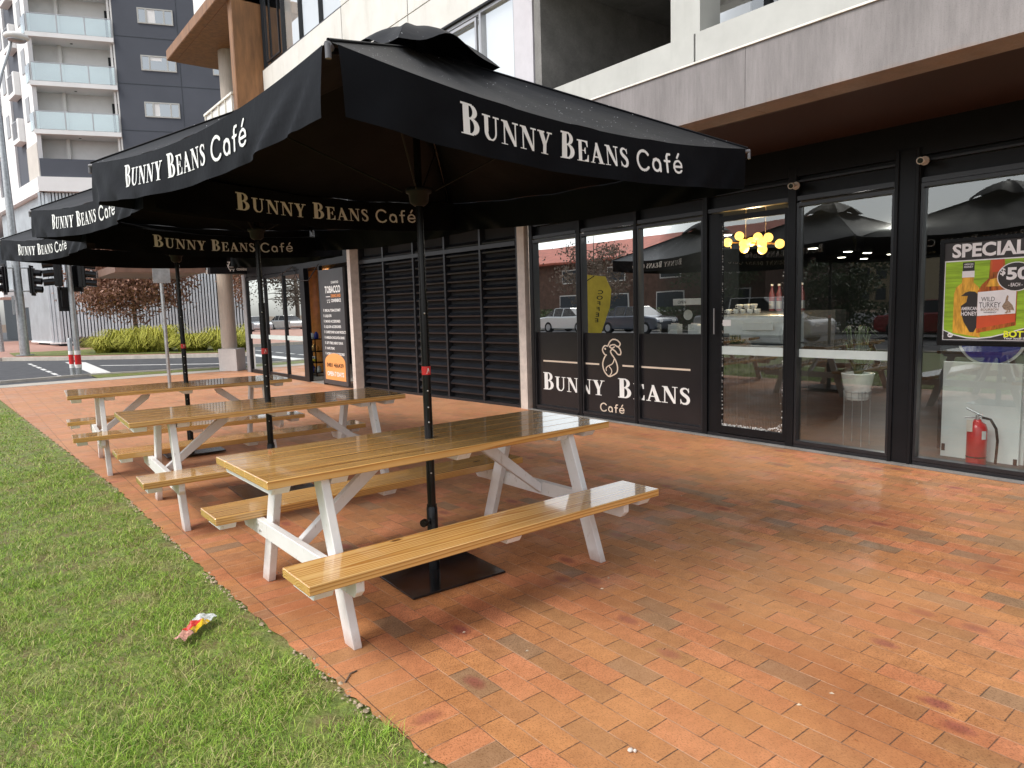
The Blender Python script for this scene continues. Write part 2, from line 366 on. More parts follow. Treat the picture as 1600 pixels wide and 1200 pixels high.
def wood_mat(name, tone):
    g = NG(name); v = g.obj(); s = g.sep(v)
    pw = 0.155
    pi_ = g.math('FLOOR', g.math('DIVIDE', g.math('ADD', s[1], 5.0), pw)); rn = g.white(g.comb(pi_, tone, 0.0))
    oi = g.n('ShaderNodeObjectInfo').outputs['Random']
    rs = g.sep(rn[1])
    ox = g.math('MULTIPLY', g.math('ADD', rs[0], oi), 17.0); oz = g.math('ADD', g.math('MULTIPLY', rs[1], 0.05), 0.035)
    yl = g.math('SUBTRACT', g.math('FRACT', g.math('DIVIDE', g.math('ADD', s[1], 5.0), pw)), g.math('ADD', 0.35, g.math('MULTIPLY', rs[2], 0.3)))
    yl = g.math('MULTIPLY', yl, pw); z = g.math('ADD', s[2], oz); z = g.math('SUBTRACT', z, 0.43)
    z = g.math('MODULO', z, 0.4)
    xx = g.math('ADD', s[0], ox)
    q = g.comb(xx, yl, z); dn = g.noise(g.mapping(q, scale=(.38, 5, 5)), 1.0, 2, 0.4)
    r = g.math('SQRT', g.math('ADD', g.math('MULTIPLY', yl, yl), g.math('MULTIPLY', z, z)))
    ph = g.math('ADD', g.math('MULTIPLY', r, 95.0), g.math('MULTIPLY', dn, 6.5))
    ring = g.math('FRACT', ph)
    c = g.ramp(ring, [(0.0, (.80, .50, .19)), (0.5, (.76, .43, .135)), (0.80, (.50, .215, .045)), (0.90, (.45, .18, .036)), (1.0, (.80, .50, .19))])
    fin = g.noise(g.mapping(q, scale=(.9, 110, 110)), 1.0, 3, 0.6); c = g.mix(0.5, c, g.ramp(fin, [(0.3, (.72, .70, .66)), (0.7, (1.1, 1.1, 1.1))]), 'MULTIPLY')
    kn = g.n('ShaderNodeTexVoronoi'); g.lk(g.mapping(g.comb(xx, s[1], 0.0), scale=(1.7, 4.2, 1)), kn.inputs['Vector']); kn.inputs['Scale'].default_value = 1.0; kn.inputs['Randomness'].default_value = 1.0
    km = g.ramp(kn.outputs['Distance'], [(0.03, (1, 1, 1)), (0.075, (0, 0, 0))]); c = g.mix(km, c, (.10, .035, .012))
    ks = g.white(g.comb(pi_, g.math('ADD', 4.0, oi), 1.0))[0]
    c = g.mix(g.math('MULTIPLY', ks, 0.18), c, (.44, .27, .08))
    sm = g.noise(g.mapping(q, scale=(1.6, 6, 6)), 1.0, 3, 0.6); c = g.mix(0.35, c, g.ramp(sm, [(0.35, (.74, .70, .62)), (0.65, (1.08, 1.08, 1.08))]), 'MULTIPLY')
    g.set(Base_Color=c, Roughness=0.26); g.b.inputs['Specular IOR Level'].default_value = 0.5
    g.b.inputs['Coat Weight'].default_value = 1.0; g.b.inputs['Coat Roughness'].default_value = 0.045
    g.bump(g.math('MULTIPLY', fin, 1.0), 0.12, 0.002); return g.m
M_wood = wood_mat('varnished_pine', 1.0)
def paint_mat():
    g = NG('white_painted_timber'); P = g.pos(); c = g.ramp(g.noise(P, 9, 4, .6), [(0.3, (.74, .73, .71)), (0.7, (.80, .79, .78))])
    z = g.sep(P)[2]; ft = g.math('MULTIPLY', g.math('SUBTRACT', g.math('ADD', 0.05, g.math('MULTIPLY', g.noise(P, 25, 3, .7), 0.06)), z), 14.0, clamp=True); c = g.mix(g.math('MULTIPLY', ft, .55), c, (.38, .22, .14))
    sc = g.ramp(g.noise(g.mapping(P, scale=(1, 1, .25)), 38, 3, .7), [(0.63, (0, 0, 0)), (0.70, (.55, .55, .55))]); c = g.mix(sc, c, (.42, .36, .29))
    g.set(Base_Color=c, Roughness=.42); g.bump(g.noise(g.mapping(P, scale=(1, 1, .2)), 110, 3), .18, .003); return g.m
M_wpaint = paint_mat()
M_black = pm('black_powdercoat', (.004, .004, .005), 0.25, var=.2, spec=.35)
M_plate = pm('black_steel_plate', (.014, .014, .016), 0.16, var=.5, scale=9, spec=.6, bump=.05, bscale=30)
M_steel = pm('bright_screw', (.75, .75, .75), 0.3, 1.0)
M_redst = pm('red_sticker', (.60, .02, .02), 0.4)
M_white = pm('white_print', (.82, .82, .80), 0.5, var=.03)
M_cream = pm('cream_print', (.72, .60, .48), 0.5, var=.03)

def canopy_mat():
    g = NG('black_canvas'); P = g.pos()
    wv = g.noise(P, 4, 4, 0.6); c = g.ramp(wv, [(0.3, (.0026, .003, .0045)), (0.7, (.005, .0058, .008))])
    vo = g.n('ShaderNodeTexVoronoi'); g.lk(P, vo.inputs['Vector']); vo.inputs['Scale'].default_value = 48
    ok = g.math('GREATER_THAN', g.sep(vo.outputs['Color'])[0], 0.80)
    up = g.math('GREATER_THAN', g.sep(g.n('ShaderNodeNewGeometry').outputs['Normal'])[2], 0.5)
    dots = g.math('MULTIPLY', g.math('MULTIPLY', g.math('LESS_THAN', vo.outputs['Distance'], 0.15), ok), up)
    clus = g.ramp(g.noise(P, 2.5, 2), [(0.40, (0, 0, 0)), (0.55, (1, 1, 1))]); dots = g.math('MULTIPLY', dots, clus)
    c = g.mix(dots, c, (.75, .77, .80))
    g.set(Base_Color=c, Roughness=0.55); g.lk(g.math('ADD', g.math('MULTIPLY', up, 0.14), 0.10), g.b.inputs['Specular IOR Level'])
    g.lk(g.math('MULTIPLY', up, 0.05), g.b.inputs['Sheen Weight']); g.b.inputs['Sheen Roughness'].default_value = 0.5
    g.bump(g.noise(P, 8, 4, 0.6), 0.25, 0.012); return g.m
M_canvas = canopy_mat()

def glass_mat(name, tint=(.88, .93, .91), refl=0.09, rough=0.0, fs=1.2):
    g = NG(name); t = g.t; t.nodes.remove(g.b)
    tr = g.n('ShaderNodeBsdfTransparent'); tr.inputs[0].default_value = (*tint, 1)
    gl = g.n('ShaderNodeBsdfGlossy'); gl.inputs['Roughness'].default_value = rough; gl.inputs['Color'].default_value = (.95, .98, .97, 1)
    fr = g.n('ShaderNodeFresnel'); fr.inputs['IOR'].default_value = 1.55
    f = g.math('ADD', g.math('MULTIPLY', fr.outputs[0], fs), refl, clamp=True)
    mx = g.n('ShaderNodeMixShader'); g.lk(f, mx.inputs[0]); g.lk(tr.outputs[0], mx.inputs[1]); g.lk(gl.outputs[0], mx.inputs[2])
    bp = g.n('ShaderNodeBump'); bp.inputs['Strength'].default_value = 0.02; bp.inputs['Distance'].default_value = 0.02
    g.lk(g.noise(g.pos(), 1.5, 1), bp.inputs['Height']); g.lk(bp.outputs[0], gl.inputs['Normal'])
    g.lk(mx.outputs[0], g.out.inputs[0]); return g.m
M_glass = glass_mat('shopfront_glass')
M_glass2 = glass_mat('upper_window_glass', (.8, .8, .8), 0.12, fs=.45)
M_gfilm = glass_mat('pale_balustrade_glass', (.80, .88, .87), 0.22)
M_frame = pm('black_window_frame', (.006, .0065, .008), 0.4, var=.15, spec=.25)
M_frame2 = pm('charcoal_frame', (.016, .017, .02), 0.3, var=.1, spec=.45)
M_film = pm('charcoal_window_film', (.020, .0185, .020), 0.2, var=.1, scale=2, spec=.35)
M_louvre = pm('charcoal_louvre', (.010, .0115, .015), 0.32, var=.2, scale=5, spec=.4, dirt=(.03, .032, .036))
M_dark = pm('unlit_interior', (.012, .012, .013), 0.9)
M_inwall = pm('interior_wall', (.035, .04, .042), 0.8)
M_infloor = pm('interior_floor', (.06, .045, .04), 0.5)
M_conc = None
def conc_mat(name, a, b, stain=None, vert=True):
    g = NG(name); P = g.pos()
    n1 = g.noise(g.mapping(P, scale=(1, 1, .3 if vert else 1)), 3.0, 6, 0.65); c = g.ramp(n1, [(0.25, a), (0.75, b)])
    n2 = g.noise(g.mapping(P, scale=(14, 14, 1.2 if vert else 14)), 3.0, 3, 0.7); c = g.mix(0.45, c, g.ramp(n2, [(0.3, (.72, .72, .72)), (0.7, (1.12, 1.12, 1.12))]), 'MULTIPLY')
    n3 = g.noise(P, 130, 2, 0.8); c = g.mix(0.5, c, g.ramp(n3, [(0.32, (.55, .55, .55)), (0.45, (1, 1, 1))]), 'MULTIPLY')
    if stain:
        z = g.sep(P)[2]; f = g.math('SUBTRACT', stain[0], g.math('ADD', z, g.math('MULTIPLY', g.noise(P, 5, 3), 0.10))); f = g.math('MULTIPLY', f, 9.0, clamp=True)
        c = g.mix(f, c, stain[1])
    g.set(Base_Color=c, Roughness=0.75); g.bump(g.noise(P, 60, 4), 0.2, 0.003); return g.m
M_beam = conc_mat('pink_grey_precast', (.17, .158, .155), (.31, .288, .285), (3.17, (.30, .19, .13)))
M_rawconc = conc_mat('raw_concrete', (.15, .145, .135), (.27, .26, .245), None, False)
M_paleconc = conc_mat('pale_concrete', (.42, .36, .30), (.55, .48, .41))
M_plinth = conc_mat('plinth_concrete', (.50, .48, .46), (.66, .63, .60), None, False)
M_soffit = pm('brown_soffit', (.030, .011, .008), 0.6, var=.1, scale=2)
M_parapet = pm('light_grey_render', (.46, .46, .43), 0.7, var=.05, scale=3, bump=.05, dirt=(.36, .36, .33))
M_panel = pm('warm_white_cladding', (.66, .645, .60), 0.6, var=.05, scale=2, bump=.04, dirt=(.50, .48, .42))
M_panel2 = pm('white_cladding', (.78, .77, .74), 0.6, var=.03, scale=2)
M_flash = pm('white_flashing', (.8, .78, .70), 0.5)
M_alu = pm('grey_aluminium', (.42, .42, .43), 0.35, .6, var=.05)
M_pink = pm('pale_jamb', (.55, .53, .56), 0.6, var=.04)
M_rust = pm('rust_coloured_cladding', (.25, .115, .042), 0.5, var=.22, scale=3, stretch=(3, 3, .5), bump=.04)
M_strip = pm('off_white_post', (.60, .53, .47), 0.6, var=.1, scale=8)
M_tower_w = pm('tower_white', (.80, .80, .79), 0.7, var=.05, scale=.6)
M_tower_p = pm('tower_panel', (.56, .53, .48), 0.7, var=.06, scale=.8)
M_tower_sh = pm('grey_window_panel', (.30, .31, .32), .4)
M_tower_d = pm('tower_slate_blue', (.072, .080, .100), 0.7, var=.06, scale=.5)
M_tower_g = pm('balcony_back_wall', (.82, .81, .79), 0.7, var=.06, scale=.8)
M_slat = pm('silver_slat', (.58, .63, .66), 0.4, .35, var=.1, scale=1)
M_slatback = pm('dark_backing', (.045, .055, .065), 0.8)
M_asph = pm('asphalt', (.075, .078, .085), 0.85, var=.2, scale=3, bump=.3, bscale=120)
M_line = pm('road_paint', (.72, .72, .70), 0.7, var=.1, scale=8)
M_kerb = pm('concrete_kerb', (.50, .46, .40), 0.8, var=.12, scale=4, bump=.2)
M_path = pm('concrete_path', (.46, .43, .38), 0.85, var=.1, scale=2, bump=.1)
M_galv = pm('galvanised_steel', (.42, .44, .45), 0.42, .7, var=.15, scale=10)
M_soil = pm('dry_soil', (.16, .11, .07), 0.95, var=.35, scale=14, bump=.6, bscale=60)

def lawn_mat(name, blades):
    g = NG(name); P = g.pos()
    n1 = g.noise(P, 1.6, 4, 0.6); n2 = g.noise(P, 55 if blades else 25, 2, 0.6)
    gr = g.ramp(n2, [(0.25, (.07, .15, .015)), (0.42, (.17, .31, .03)), (0.56, (.30, .46, .055)), (0.72, (.54, .62, .13))])
    dry = g.ramp(n2, [(0.3, (.34, .28, .12)), (0.7, (.60, .50, .26))])
    gr = g.mix(g.ramp(g.noise(P, 4.5, 3, .65), [(0.36, (.45, .45, .45)), (0.56, (0, 0, 0))]), gr, (.07, .14, .025))
    cl_ = g.noise(g.mapping(P, loc=(3, 7, 0)), 8.0, 3, .6); gr = g.mix(g.ramp(cl_, [(0.30, (.7, .7, .7)), (0.48, (0, 0, 0))]), gr, (.045, .105, .018)); gr = g.mix(g.ramp(cl_, [(0.55, (0, 0, 0)), (0.70, (.5, .5, .5))]), gr, (.38, .50, .08))
    f = g.ramp(g.noise(g.mapping(P, loc=(1.3, .4, 0)), 2.6, 5, 0.72), [(0.52, (0, 0, 0)), (0.68, (.75, .75, .75))])
    if blades:
        at = g.n('ShaderNodeAttribute', attribute_name='rnd').outputs['Fac']
        gr = g.mix(0.65, gr, g.ramp(at, [(0.0, (.06, .15, .015)), (0.3, (.17, .33, .025)), (0.6, (.32, .50, .05)), (0.85, (.54, .66, .12)), (1.0, (.68, .70, .28))]))
        f = g.math('ADD', g.math('MULTIPLY', f, .8), g.ramp(at, [(0.80, (0, 0, 0)), (0.84, (.8, .8, .8))], 'LINEAR'), clamp=True)
    c = g.mix(f, gr, dry)
    if not blades:
        c = g.mix(0.6, c, (.12, .14, .045)); c = g.mix(g.ramp(g.noise(P, 5, 4, .7), [(0.45, (.1, .1, .1)), (0.65, (.8, .8, .8))]), c, (.19, .135, .07))
    g.set(Base_Color=c, Roughness=0.6); g.b.inputs['Specular IOR Level'].default_value = 0.3
    if not blades: g.bump(g.noise(P, 40, 4), 0.8, 0.02)
    return g.m
M_turf = lawn_mat('turf_ground', False); M_blade = lawn_mat('grass_blades', True)

# ------------------------------------------------------------------ ground, roads
def sheet(name, poly, z, mat, kind='structure'):
    m = MB(); m.add([(x, y, z) for x, y in poly], [tuple(range(len(poly)))]); return tag(m.build(name, mat), kind=kind)
sheet('ground', [(-400, -400), (400, -400), (400, 500), (-400, 500)], -0.05, M_soil)
EDGE = [(1.36, 0.2), (1.215, 1.9), (1.19, 2.2), (1.165, 2.6), (1.12, 3.7), (1.095, 4.9), (1.06, 7.5), (0.90, 10.8), (0.62, 17.0), (0.45, 21.0)]
def edge_x(y): return float(np.interp(y, [e[1] for e in EDGE], [e[0] for e in EDGE]))
pave = [(1.5, -6)]+[(edge_x(y)-0.0+0.008*math.sin(y*23)+0.006*math.sin(y*61), y) for y in np.arange(0.2, 21.45, 0.05)]+[(0.45, 21.5), (9, 21.5), (9, -6)]
sheet('brick_pavement', pave[::-1], 0.0, M_brick)
sheet('lawn', [(-7.6, -12), (1.9, -12), (1.75, 0.2), (0.95, 21.0), (-7.6, 21.0)], -0.012, M_turf)
# crumbling soil edge between lawn and bricks
V = []; F = []
for i in range(1100):
    y = random.uniform(1.0, 14)
    if math.sin(y*5)+math.sin(y*13)*.7 < -.5: continue
    x = edge_x(y)+random.gauss(-0.018, 0.014); r = random.uniform(.0025, .008)*(1 if random.random() < .9 else 1.8); b = len(V)
    for a in range(5): V.append((x+r*math.cos(a*1.257+i), y+r*1.2*math.sin(a*1.257+i), 0.0))
    V.append((x, y, r*0.8))
    for a in range(5): F += [b+a, b+(a+1) % 5, b+5]
tag(fast('edge_gravel', V, F, pm('sandy_edge_soil', (.42, .33, .23), .95, var=.4, scale=50)), kind='stuff')
sheet('footpath', [(-9, 21.0), (9.5, 21.0), (9.5, 22.0), (6.4, 21.95), (0.7, 21.9), (-9, 22)], 0.004, M_path)
sheet('verge', [(2.9, 21.95), (9.5, 21.6), (9.5, 22.3), (6.2, 22.45), (2.9, 23.3)], 0.010, M_turf)
m = MB()
for a, b in [((-9, 22.6), (0.8, 22.95)), ((0.8, 22.95), (2.9, 23.35)), ((2.9, 23.35), (6.3, 22.5)), ((6.3, 22.5), (12, 20.6))]:
    m.fbox((a[0], a[1], -.06), (b[0]-a[0], b[1]-a[1], 0), (0, .15, 0), (0, 0, .10))
tag(m.build('near_kerb', M_kerb), kind='structure')
sheet('cross_road', [(-60, 22.5), (30, 17), (30, 24), (12, 26), (3, 34), (1.6, 36), (-60, 36)], -0.03, M_asph)
m = MB()
for a, b in [((-14, 36.4), (1.4, 36.2)), ((1.4, 36.2), (3.3, 33.7)), ((3.3, 33.7), (8.0, 29.0)), ((8, 29.0), (16, 24))]:
    m.fbox((a[0], a[1], -.06), (b[0]-a[0], b[1]-a[1], 0), (.12, .16, 0), (0, 0, .17))
tag(m.build('far_kerb', M_kerb), kind='structure')
sheet('far_footpath', [(-14, 36.5), (1.4, 36.3), (3.4, 33.8), (8.1, 29.1), (16, 24.1), (40, 24), (40, 60), (-14, 70)], 0.08, pm('pink_brick_footpath', (.42, .24, .19), .85, var=.1, scale=2))
sheet('far_grass', [(1.9, 37.6), (3.9, 34.9), (8.6, 30.0), (16, 25), (22, 32), (5.5, 41.0), (1.9, 41.5)], 0.10, M_turf)
m = MB()
def mark(pts): m.add([(x, y, -0.026) for x, y in pts], [tuple(range(len(pts)))])
for i in range(7):
    y = 23.6+i*1.35; x = 2.22-(y-23.2)*0.02; mark([(x, y), (x+.12, y), (x+.1, y+.95), (x-.02, y+.95)])
mark([(3.08, 24.2), (3.58, 23.8), (3.78, 31.2), (3.2, 32.1)])
mark([(3.8, 28.25), (3.95, 28.4), (7.0, 25.0), (6.85, 24.85)]); mark([(6.85, 24.85), (7.0, 25.0), (12, 22.0), (12, 21.8)])
tag(m.build('road_marking', M_line), kind='structure')
# the street behind the camera (seen in the shop glass)
sheet('street', [(-7.9, -60), (-13.6, -60), (-13.6, 22.6), (-7.9, 22.6)], -0.028, M_asph)
sheet('parking_bay', [(-13.6, -60), (-17.5, -60), (-17.5, 22.6), (-13.6, 22.6)], -0.020, M_asph)
m = MB(); m.box(-7.9, -60, -.06, -7.62, 22.4, .02); tag(m.build('lawn_kerb', M_kerb), kind='structure')
sheet('far_pavement', [(-17.5, -60), (-24, -60), (-24, 60), (-17.5, 60)], 0.05, M_path)

# grass blades
def blades():
    rng = np.random.default_rng(3); zones = [(-0.6, 1.4, 1.0, 3.0, 17000), (-1.0, 1.25, 3.0, 5.2, 11000), (-1.6, 1.2, 5.2, 9, 4000), (-1.6, 1.1, 9, 15, 1500), (-1.6, .9, 15, 21, 400)]
    VS = []; FS = []; RN = []; base = 0
    for x0, x1, y0, y1, d in zones:
        n = int((x1-x0)*(y1-y0)*d); x = rng.uniform(x0, x1, n); y = rng.uniform(y0, y1, n)
        ex = np.interp(y, [e[1] for e in EDGE], [e[0] for e in EDGE])
        # clumpy: thin out by a sine field, and let a ragged fringe reach the bricks
        fld = np.sin(x*5.1+np.sin(y*3.3)*1.7)*np.sin(y*4.3+np.sin(x*4.1)*1.9)+.6*np.sin(x*13+y*9)*np.sin(y*11-x*7)
        fr = ex-0.035+0.035*np.sin(y*9)+0.02*np.sin(y*31); bare = np.exp(-((x-.86)**2/.012+(y-3.44)**2/.014))+.95*np.exp(-((x-.93)**2/.022+(y-2.55)**2/.012))+.9*np.exp(-((x-1.02)**2/.02+(y-2.05)**2/.03))+.8*np.exp(-((x-.72)**2/.02+(y-2.2)**2/.008))+.6*np.exp(-((x-.25)**2/.02+(y-4.4)**2/.03))+.55*(np.sin(x*9.7+y*3.1)*np.sin(y*8.3-x*4.7) > .86)
        keep = (x < fr) & (rng.uniform(0, 1, n) < np.clip(.85+.18*fld-bare*.8-.4*np.clip(1-(fr-x)/.12, 0, 1), .06, 1)); x = x[keep]; y = y[keep]; n = len(x)
        k = 1+max(0, (y0-3))*0.18
        h = rng.uniform(.012, .040, n)*np.clip(1+.35*fld[keep], .6, 1.6); wd = rng.uniform(.0008, .0018, n)*k; a = rng.uniform(0, 2*np.pi, n)
        ln = rng.uniform(.2, 1.7, n)*h*1.2; b = rng.uniform(0, 2*np.pi, n)
        dx = np.cos(a)*wd; dy = np.sin(a)*wd; lx = np.cos(b)*ln; ly = np.sin(b)*ln; z = np.full(n, -.012)
        P = np.stack([np.stack([x-dx, y-dy, z], 1), np.stack([x+dx, y+dy, z], 1), np.stack([x+lx*.4+dx*.8, y+ly*.4+dy*.8, z+h*.62], 1), np.stack([x+lx*.4-dx*.8, y+ly*.4-dy*.8, z+h*.62], 1), np.stack([x+lx, y+ly, z+h*rng.uniform(.6, 1.05, n)], 1)], 1).reshape(-1, 3)
        i = np.arange(n)*5+base
        FS.append(np.stack([i, i+1, i+2, i, i+2, i+3, i+3, i+2, i+4], 1).reshape(-1)); VS.append(P); RN.append(np.repeat(rng.uniform(0, 1, n), 5)); base += 5*n
    o = fast('grass', np.concatenate(VS), np.concatenate(FS), M_blade); at = o.data.attributes.new('rnd', 'FLOAT', 'POINT'); at.data.foreach_set('value', np.concatenate(RN).astype(np.float32)); return tag(o, 'short patchy green lawn beside the brick paving', 'grass', kind='stuff')
blades()

# ------------------------------------------------------------------ picnic tables
def make_table():
    t = thing('picnic_table', 'x', 'picnic table')
    def board(name, x0, x1, y0, y1, z0, z1): sub(t, name, M_wood, lambda m: m.box(x0, y0, z0, x1, y1, z1), 0.0035)
    L = 1.14
    for i in range(5): board('top_board', -L, L, -.395+i*.1585, -.395+i*.1585+.1575, .789, .83)
    for s in (-1, 1):
        y0 = .512 if s > 0 else -.815; board('seat_board', -L+.003, L-.004, y0, y0+.303, .407, .452)
    for sx in (-1, 1):
        for sy in (-1, 1):
            def leg(m, sx=sx, sy=sy):
                x0 = sx*.859; p = [(sy*.62, 0), (sy*.522, 0), (sy*.245, .788), (sy*.343, .788)]
                m.prism(p, (x0, 0, 0), (0, 1, 0), (0, 0, 1), (-sx*.045, 0, 0))
            sub(t, 'leg', M_wpaint, leg, 0.003)
            def bolts(m, sx=sx, sy=sy):
                for (by, bz) in ((.495, .375), (.46, .345)): m.tube([(sx*.903, sy*by, bz), (sx*.911, sy*by, bz)], .008, 8)
            sub(t, 'bolt_head', M_steel, bolts)
        def beam(m, sx=sx):
            p = [(-.775, .405), (.775, .405), (.775, .345), (.74, .312), (-.74, .312), (-.775, .345)]
            m.prism(p, (sx*.861, 0, 0), (0, 1, 0), (0, 0, 1), (sx*.042, 0, 0))
        sub(t, 'crossbeam', M_wpaint, beam, 0.003)
        def brace(m, sx=sx):
            p = [(sx*.857, .325), (sx*.857, .39), (sx*.42, .745), (sx*.34, .745), (sx*.36, .70)]
            m.prism(p, (0, -.0225, 0), (1, 0, 0), (0, 0, 1), (0, .045, 0))
        sub(t, 'brace', M_wpaint, brace, 0.003)
    for cx, w_ in ((-1.06, .09), (-.76, .09), (0, .09), (.76, .09), (1.0, .09)):
        def cl(m, cx=cx, w_=w_):
            m.prism([(-.365, .787), (.365, .787), (.335, .747), (-.335, .747)], (cx-w_/2, 0, 0), (0, 1, 0), (0, 0, 1), (w_, 0, 0))
        sub(t, 'cleat', M_wpaint, cl, 0.002)
    for cx in (-1.06, 0, 1.03):
        for s in (-1, 1):
            def c2(m, cx=cx, s=s):
                m.prism([(s*.53, .405), (s*.80, .405), (s*.775, .368), (s*.555, .368)], (cx-.045, 0, 0), (0, 1, 0), (0, 0, 1), (.09, 0, 0))
            sub(t, 'seat_cleat', M_wpaint, c2, 0.002)
    return t
T0 = make_table()
for i, (x, y, a, lab) in enumerate([(2.20, 3.61, .4, 'nearest pine picnic table with white legs, closest to the camera'),
        (2.09, 6.13, -2.2, 'middle pine picnic table with white legs, between the other two tables'),
        (1.985, 8.66, -4.0, 'farthest pine picnic table with white legs, closest to the road')]):
    t = T0 if i == 0 else copy_tree(T0)
    t.location = (x, y, 0); t.rotation_euler = (0, 0, R(a)); tag(t, lab, 'picnic table', 'picnic tables in a row on the paving')

# ------------------------------------------------------------------ umbrellas
HS, ZC_, ZA, VH = 1.345, 2.45, 3.08, 0.225
CZ = [2.50, 2.435, 2.465, 2.49]
COR = [(-HS, HS), (-HS, -HS), (HS, -HS), (HS, HS)]
def make_umbrella():
    t = thing('cafe_umbrella', 'x', 'umbrella')
    def edge(k, u, r=1.0):
        A = np.array(COR[k]); B = np.array(COR[(k+1) % 4]); E = A+(B-A)*u
        sag = 4*u*(1-u); inn = 1-0.035*sag
        zc = CZ[k]*(1-u)+CZ[(k+1) % 4]*u; z = ZA+(zc-0.07*sag-ZA)*r-0.05*math.sin(math.pi*r)*sag**.5
        return np.array([E[0]*inn*r if r > 0 else 0, E[1]*inn*r if r > 0 else 0, z])
    m = MB(); NU, NR = 24, 12
    for k in range(4):
        vs = []; fs = []
        for j in range(NR+1):
            for i in range(NU+1):
                p = edge(k, i/NU, 0.05+0.95*j/NR); p[2] += .006*math.sin(i*1.3+j*.9+k)*math.sin(math.pi*i/NU); vs.append(p)
        for j in range(NR):
            for i in range(NU): a = j*(NU+1)+i; fs.append((a, a+1, a+NU+2, a+NU+1))
        m.add(vs, fs, True)
    cv = m.build('canopy', M_canvas, t)
    # piping along ridges
    m = MB()
    for k in range(4): m.tube([edge(k, 0.0, .1+.9*j/10)+np.array([0, 0, .004]) for j in range(11)], .006, 6)
    m.build('seam', M_canvas, cv)
    # vent cap with lifted edges
    m = MB(); hc = .35
    for k in range(4):
        A = np.array(COR[k])/HS*hc; B = np.array(COR[(k+1) % 4])/HS*hc; vs = []; fs = []
        for j in range(9):
            for i in range(17):
                u = i/16; r = .02+.98*j/8; E = A+(B-A)*u
                lift = .08*math.sin(math.pi*u)**2*r**2*(1.25 if k == 1 else 1)
                z = 3.185-.235*r**1.8+lift+.010*math.sin(u*14+k)*r; vs.append((E[0]*r, E[1]*r, z))
            for_ = 0
        for j in range(8):
            for i in range(16): a = j*17+i; fs.append((a, a+1, a+18, a+17))
        m.add(vs, fs, True)
    m.build('vent_cap', M_canvas, t)
    rects, wd = serif('BUNNY BEANS', .118, .096, .07)
    for k in range(4):
        A = np.array(COR[k]); B = np.array(COR[(k+1) % 4]); d = (B-A)/np.linalg.norm(B-A); nrm = np.array([d[1], -d[0]])
        def PV(u, v, off=0.0, k=k, nrm=nrm, d=d):      # u metres along the edge, v metres down
            uu = u/(2*HS); p = edge(k, uu); sag = 4*uu*(1-uu)
            e = min(u, 2*HS-u); f = v/VH
            o = f*(.014*math.sin(u*3.1+k*2)+.006*math.sin(u*9+k)+.012)+.007*f*math.sin(u*19+f*3+k)*(.2+.75*math.exp(-e/.5))
            o += f*(.018*math.exp(-((e-.10-.42*f)**2)/.007)-.012*math.exp(-((e-.22-.42*f)**2)/.009)+.016*math.exp(-((e-.02-.20*f)**2)/.0012))*(1 if k in (0, 2) else .2)
            in_ = .0*f
            return (p[0]+nrm[0]*(o+off+.004)+d[0]*in_, p[1]+nrm[1]*(o+off+.004)+d[1]*in_, p[2]-v*(1-.06*sag))
        m = MB(); vs = []; fs = []; NU2, NV = 90, 8; g0 = .03
        for j in range(NV+1):
            for i in range(NU2+1):
                u = g0+(2*HS-2*g0)*i/NU2; vs.append(PV(u, VH*j/NV))
        for j in range(NV):
            for i in range(NU2): a = j*(NU2+1)+i; fs.append((a, a+NU2+1, a+NU2+2, a+1))
        m.add(vs, fs, True); va = m.build('valance', M_canvas, t)
        m = MB(); kx = 1.07/wd; x0 = .53
        bl = .158
        put_rects(m, [(a*kx, b, c*kx, d_) for a, b, c, d_ in rects], lambda x, y: PV(x0+x, bl-y, .0035))
        put_rects(m, [(1.125+a*.172, b*.135, 1.125+c*.172, d_*.135) for a, b, c, d_ in CAFE_R], lambda x, y: PV(x0+x, bl-y, .0035))
        m.build('lettering', M_white, va)
    for k in range(4):
        c = np.array(COR[k]); ZC = CZ[k]
        sub(t, 'rib', M_black, lambda m: m.tube([(0, 0, ZA-.05), (c[0]*.5, c[1]*.5, (ZA+ZC)/2-.045), (c[0]*.985, c[1]*.985, ZC-.02)], .011, 6))
        sub(t, 'rib_end', M_ribend, lambda m: (m.tube([(c[0]*.985, c[1]*.985, ZC-.012), (c[0]*1.006, c[1]*1.006, ZC-.014)], .012, 8), m.tube([(c[0]*1.004, c[1]*1.004, ZC-.01), (c[0]*1.004, c[1]*1.004, ZC-.055)], .010, 8)))
        sub(t, 'strut', M_galv_d, lambda m: m.tube([(c[0]*.05, c[1]*.05, 2.285), (c[0]*.52, c[1]*.52, (ZA+ZC)/2-.055)], .005, 6))
    sub(t, 'runner_hub', M_galv_d, lambda m: m.lathe([(.03, 2.2), (.055, 2.22), (.06, 2.27), (.075, 2.275), (.075, 2.30), (.035, 2.31)]))
    sub(t, 'crown_hub', M_black, lambda m: m.lathe([(.03, 2.98), (.07, 2.99), (.07, 3.04), (.03, 3.06)]))
    po = sub(t, 'pole', M_black, lambda m: (m.lathe([(.026, .02), (.026, 1.66)]), m.lathe([(.021, 1.66), (.021, 3.2)])))
    sub(t, 'base_sleeve', M_black, lambda m: m.lathe([(.034, .008), (.034, .40), (.031, .405), (.031, .42)]))
    kb = sub(t, 'clamp_knob', M_black, lambda m: (m.tube([(-.075, -.03, .33), (-.10, -.038, .33)], .024, 10)))
    sub(kb, 'knob_stem', M_steel, lambda m: m.tube([(-.03, -.012, .33), (-.075, -.03, .33)], .006, 8))
    st = sub(t, 'red_sticker', M_redst, lambda m: m.lathe([(.0268, 1.215), (.0268, 1.265)]))
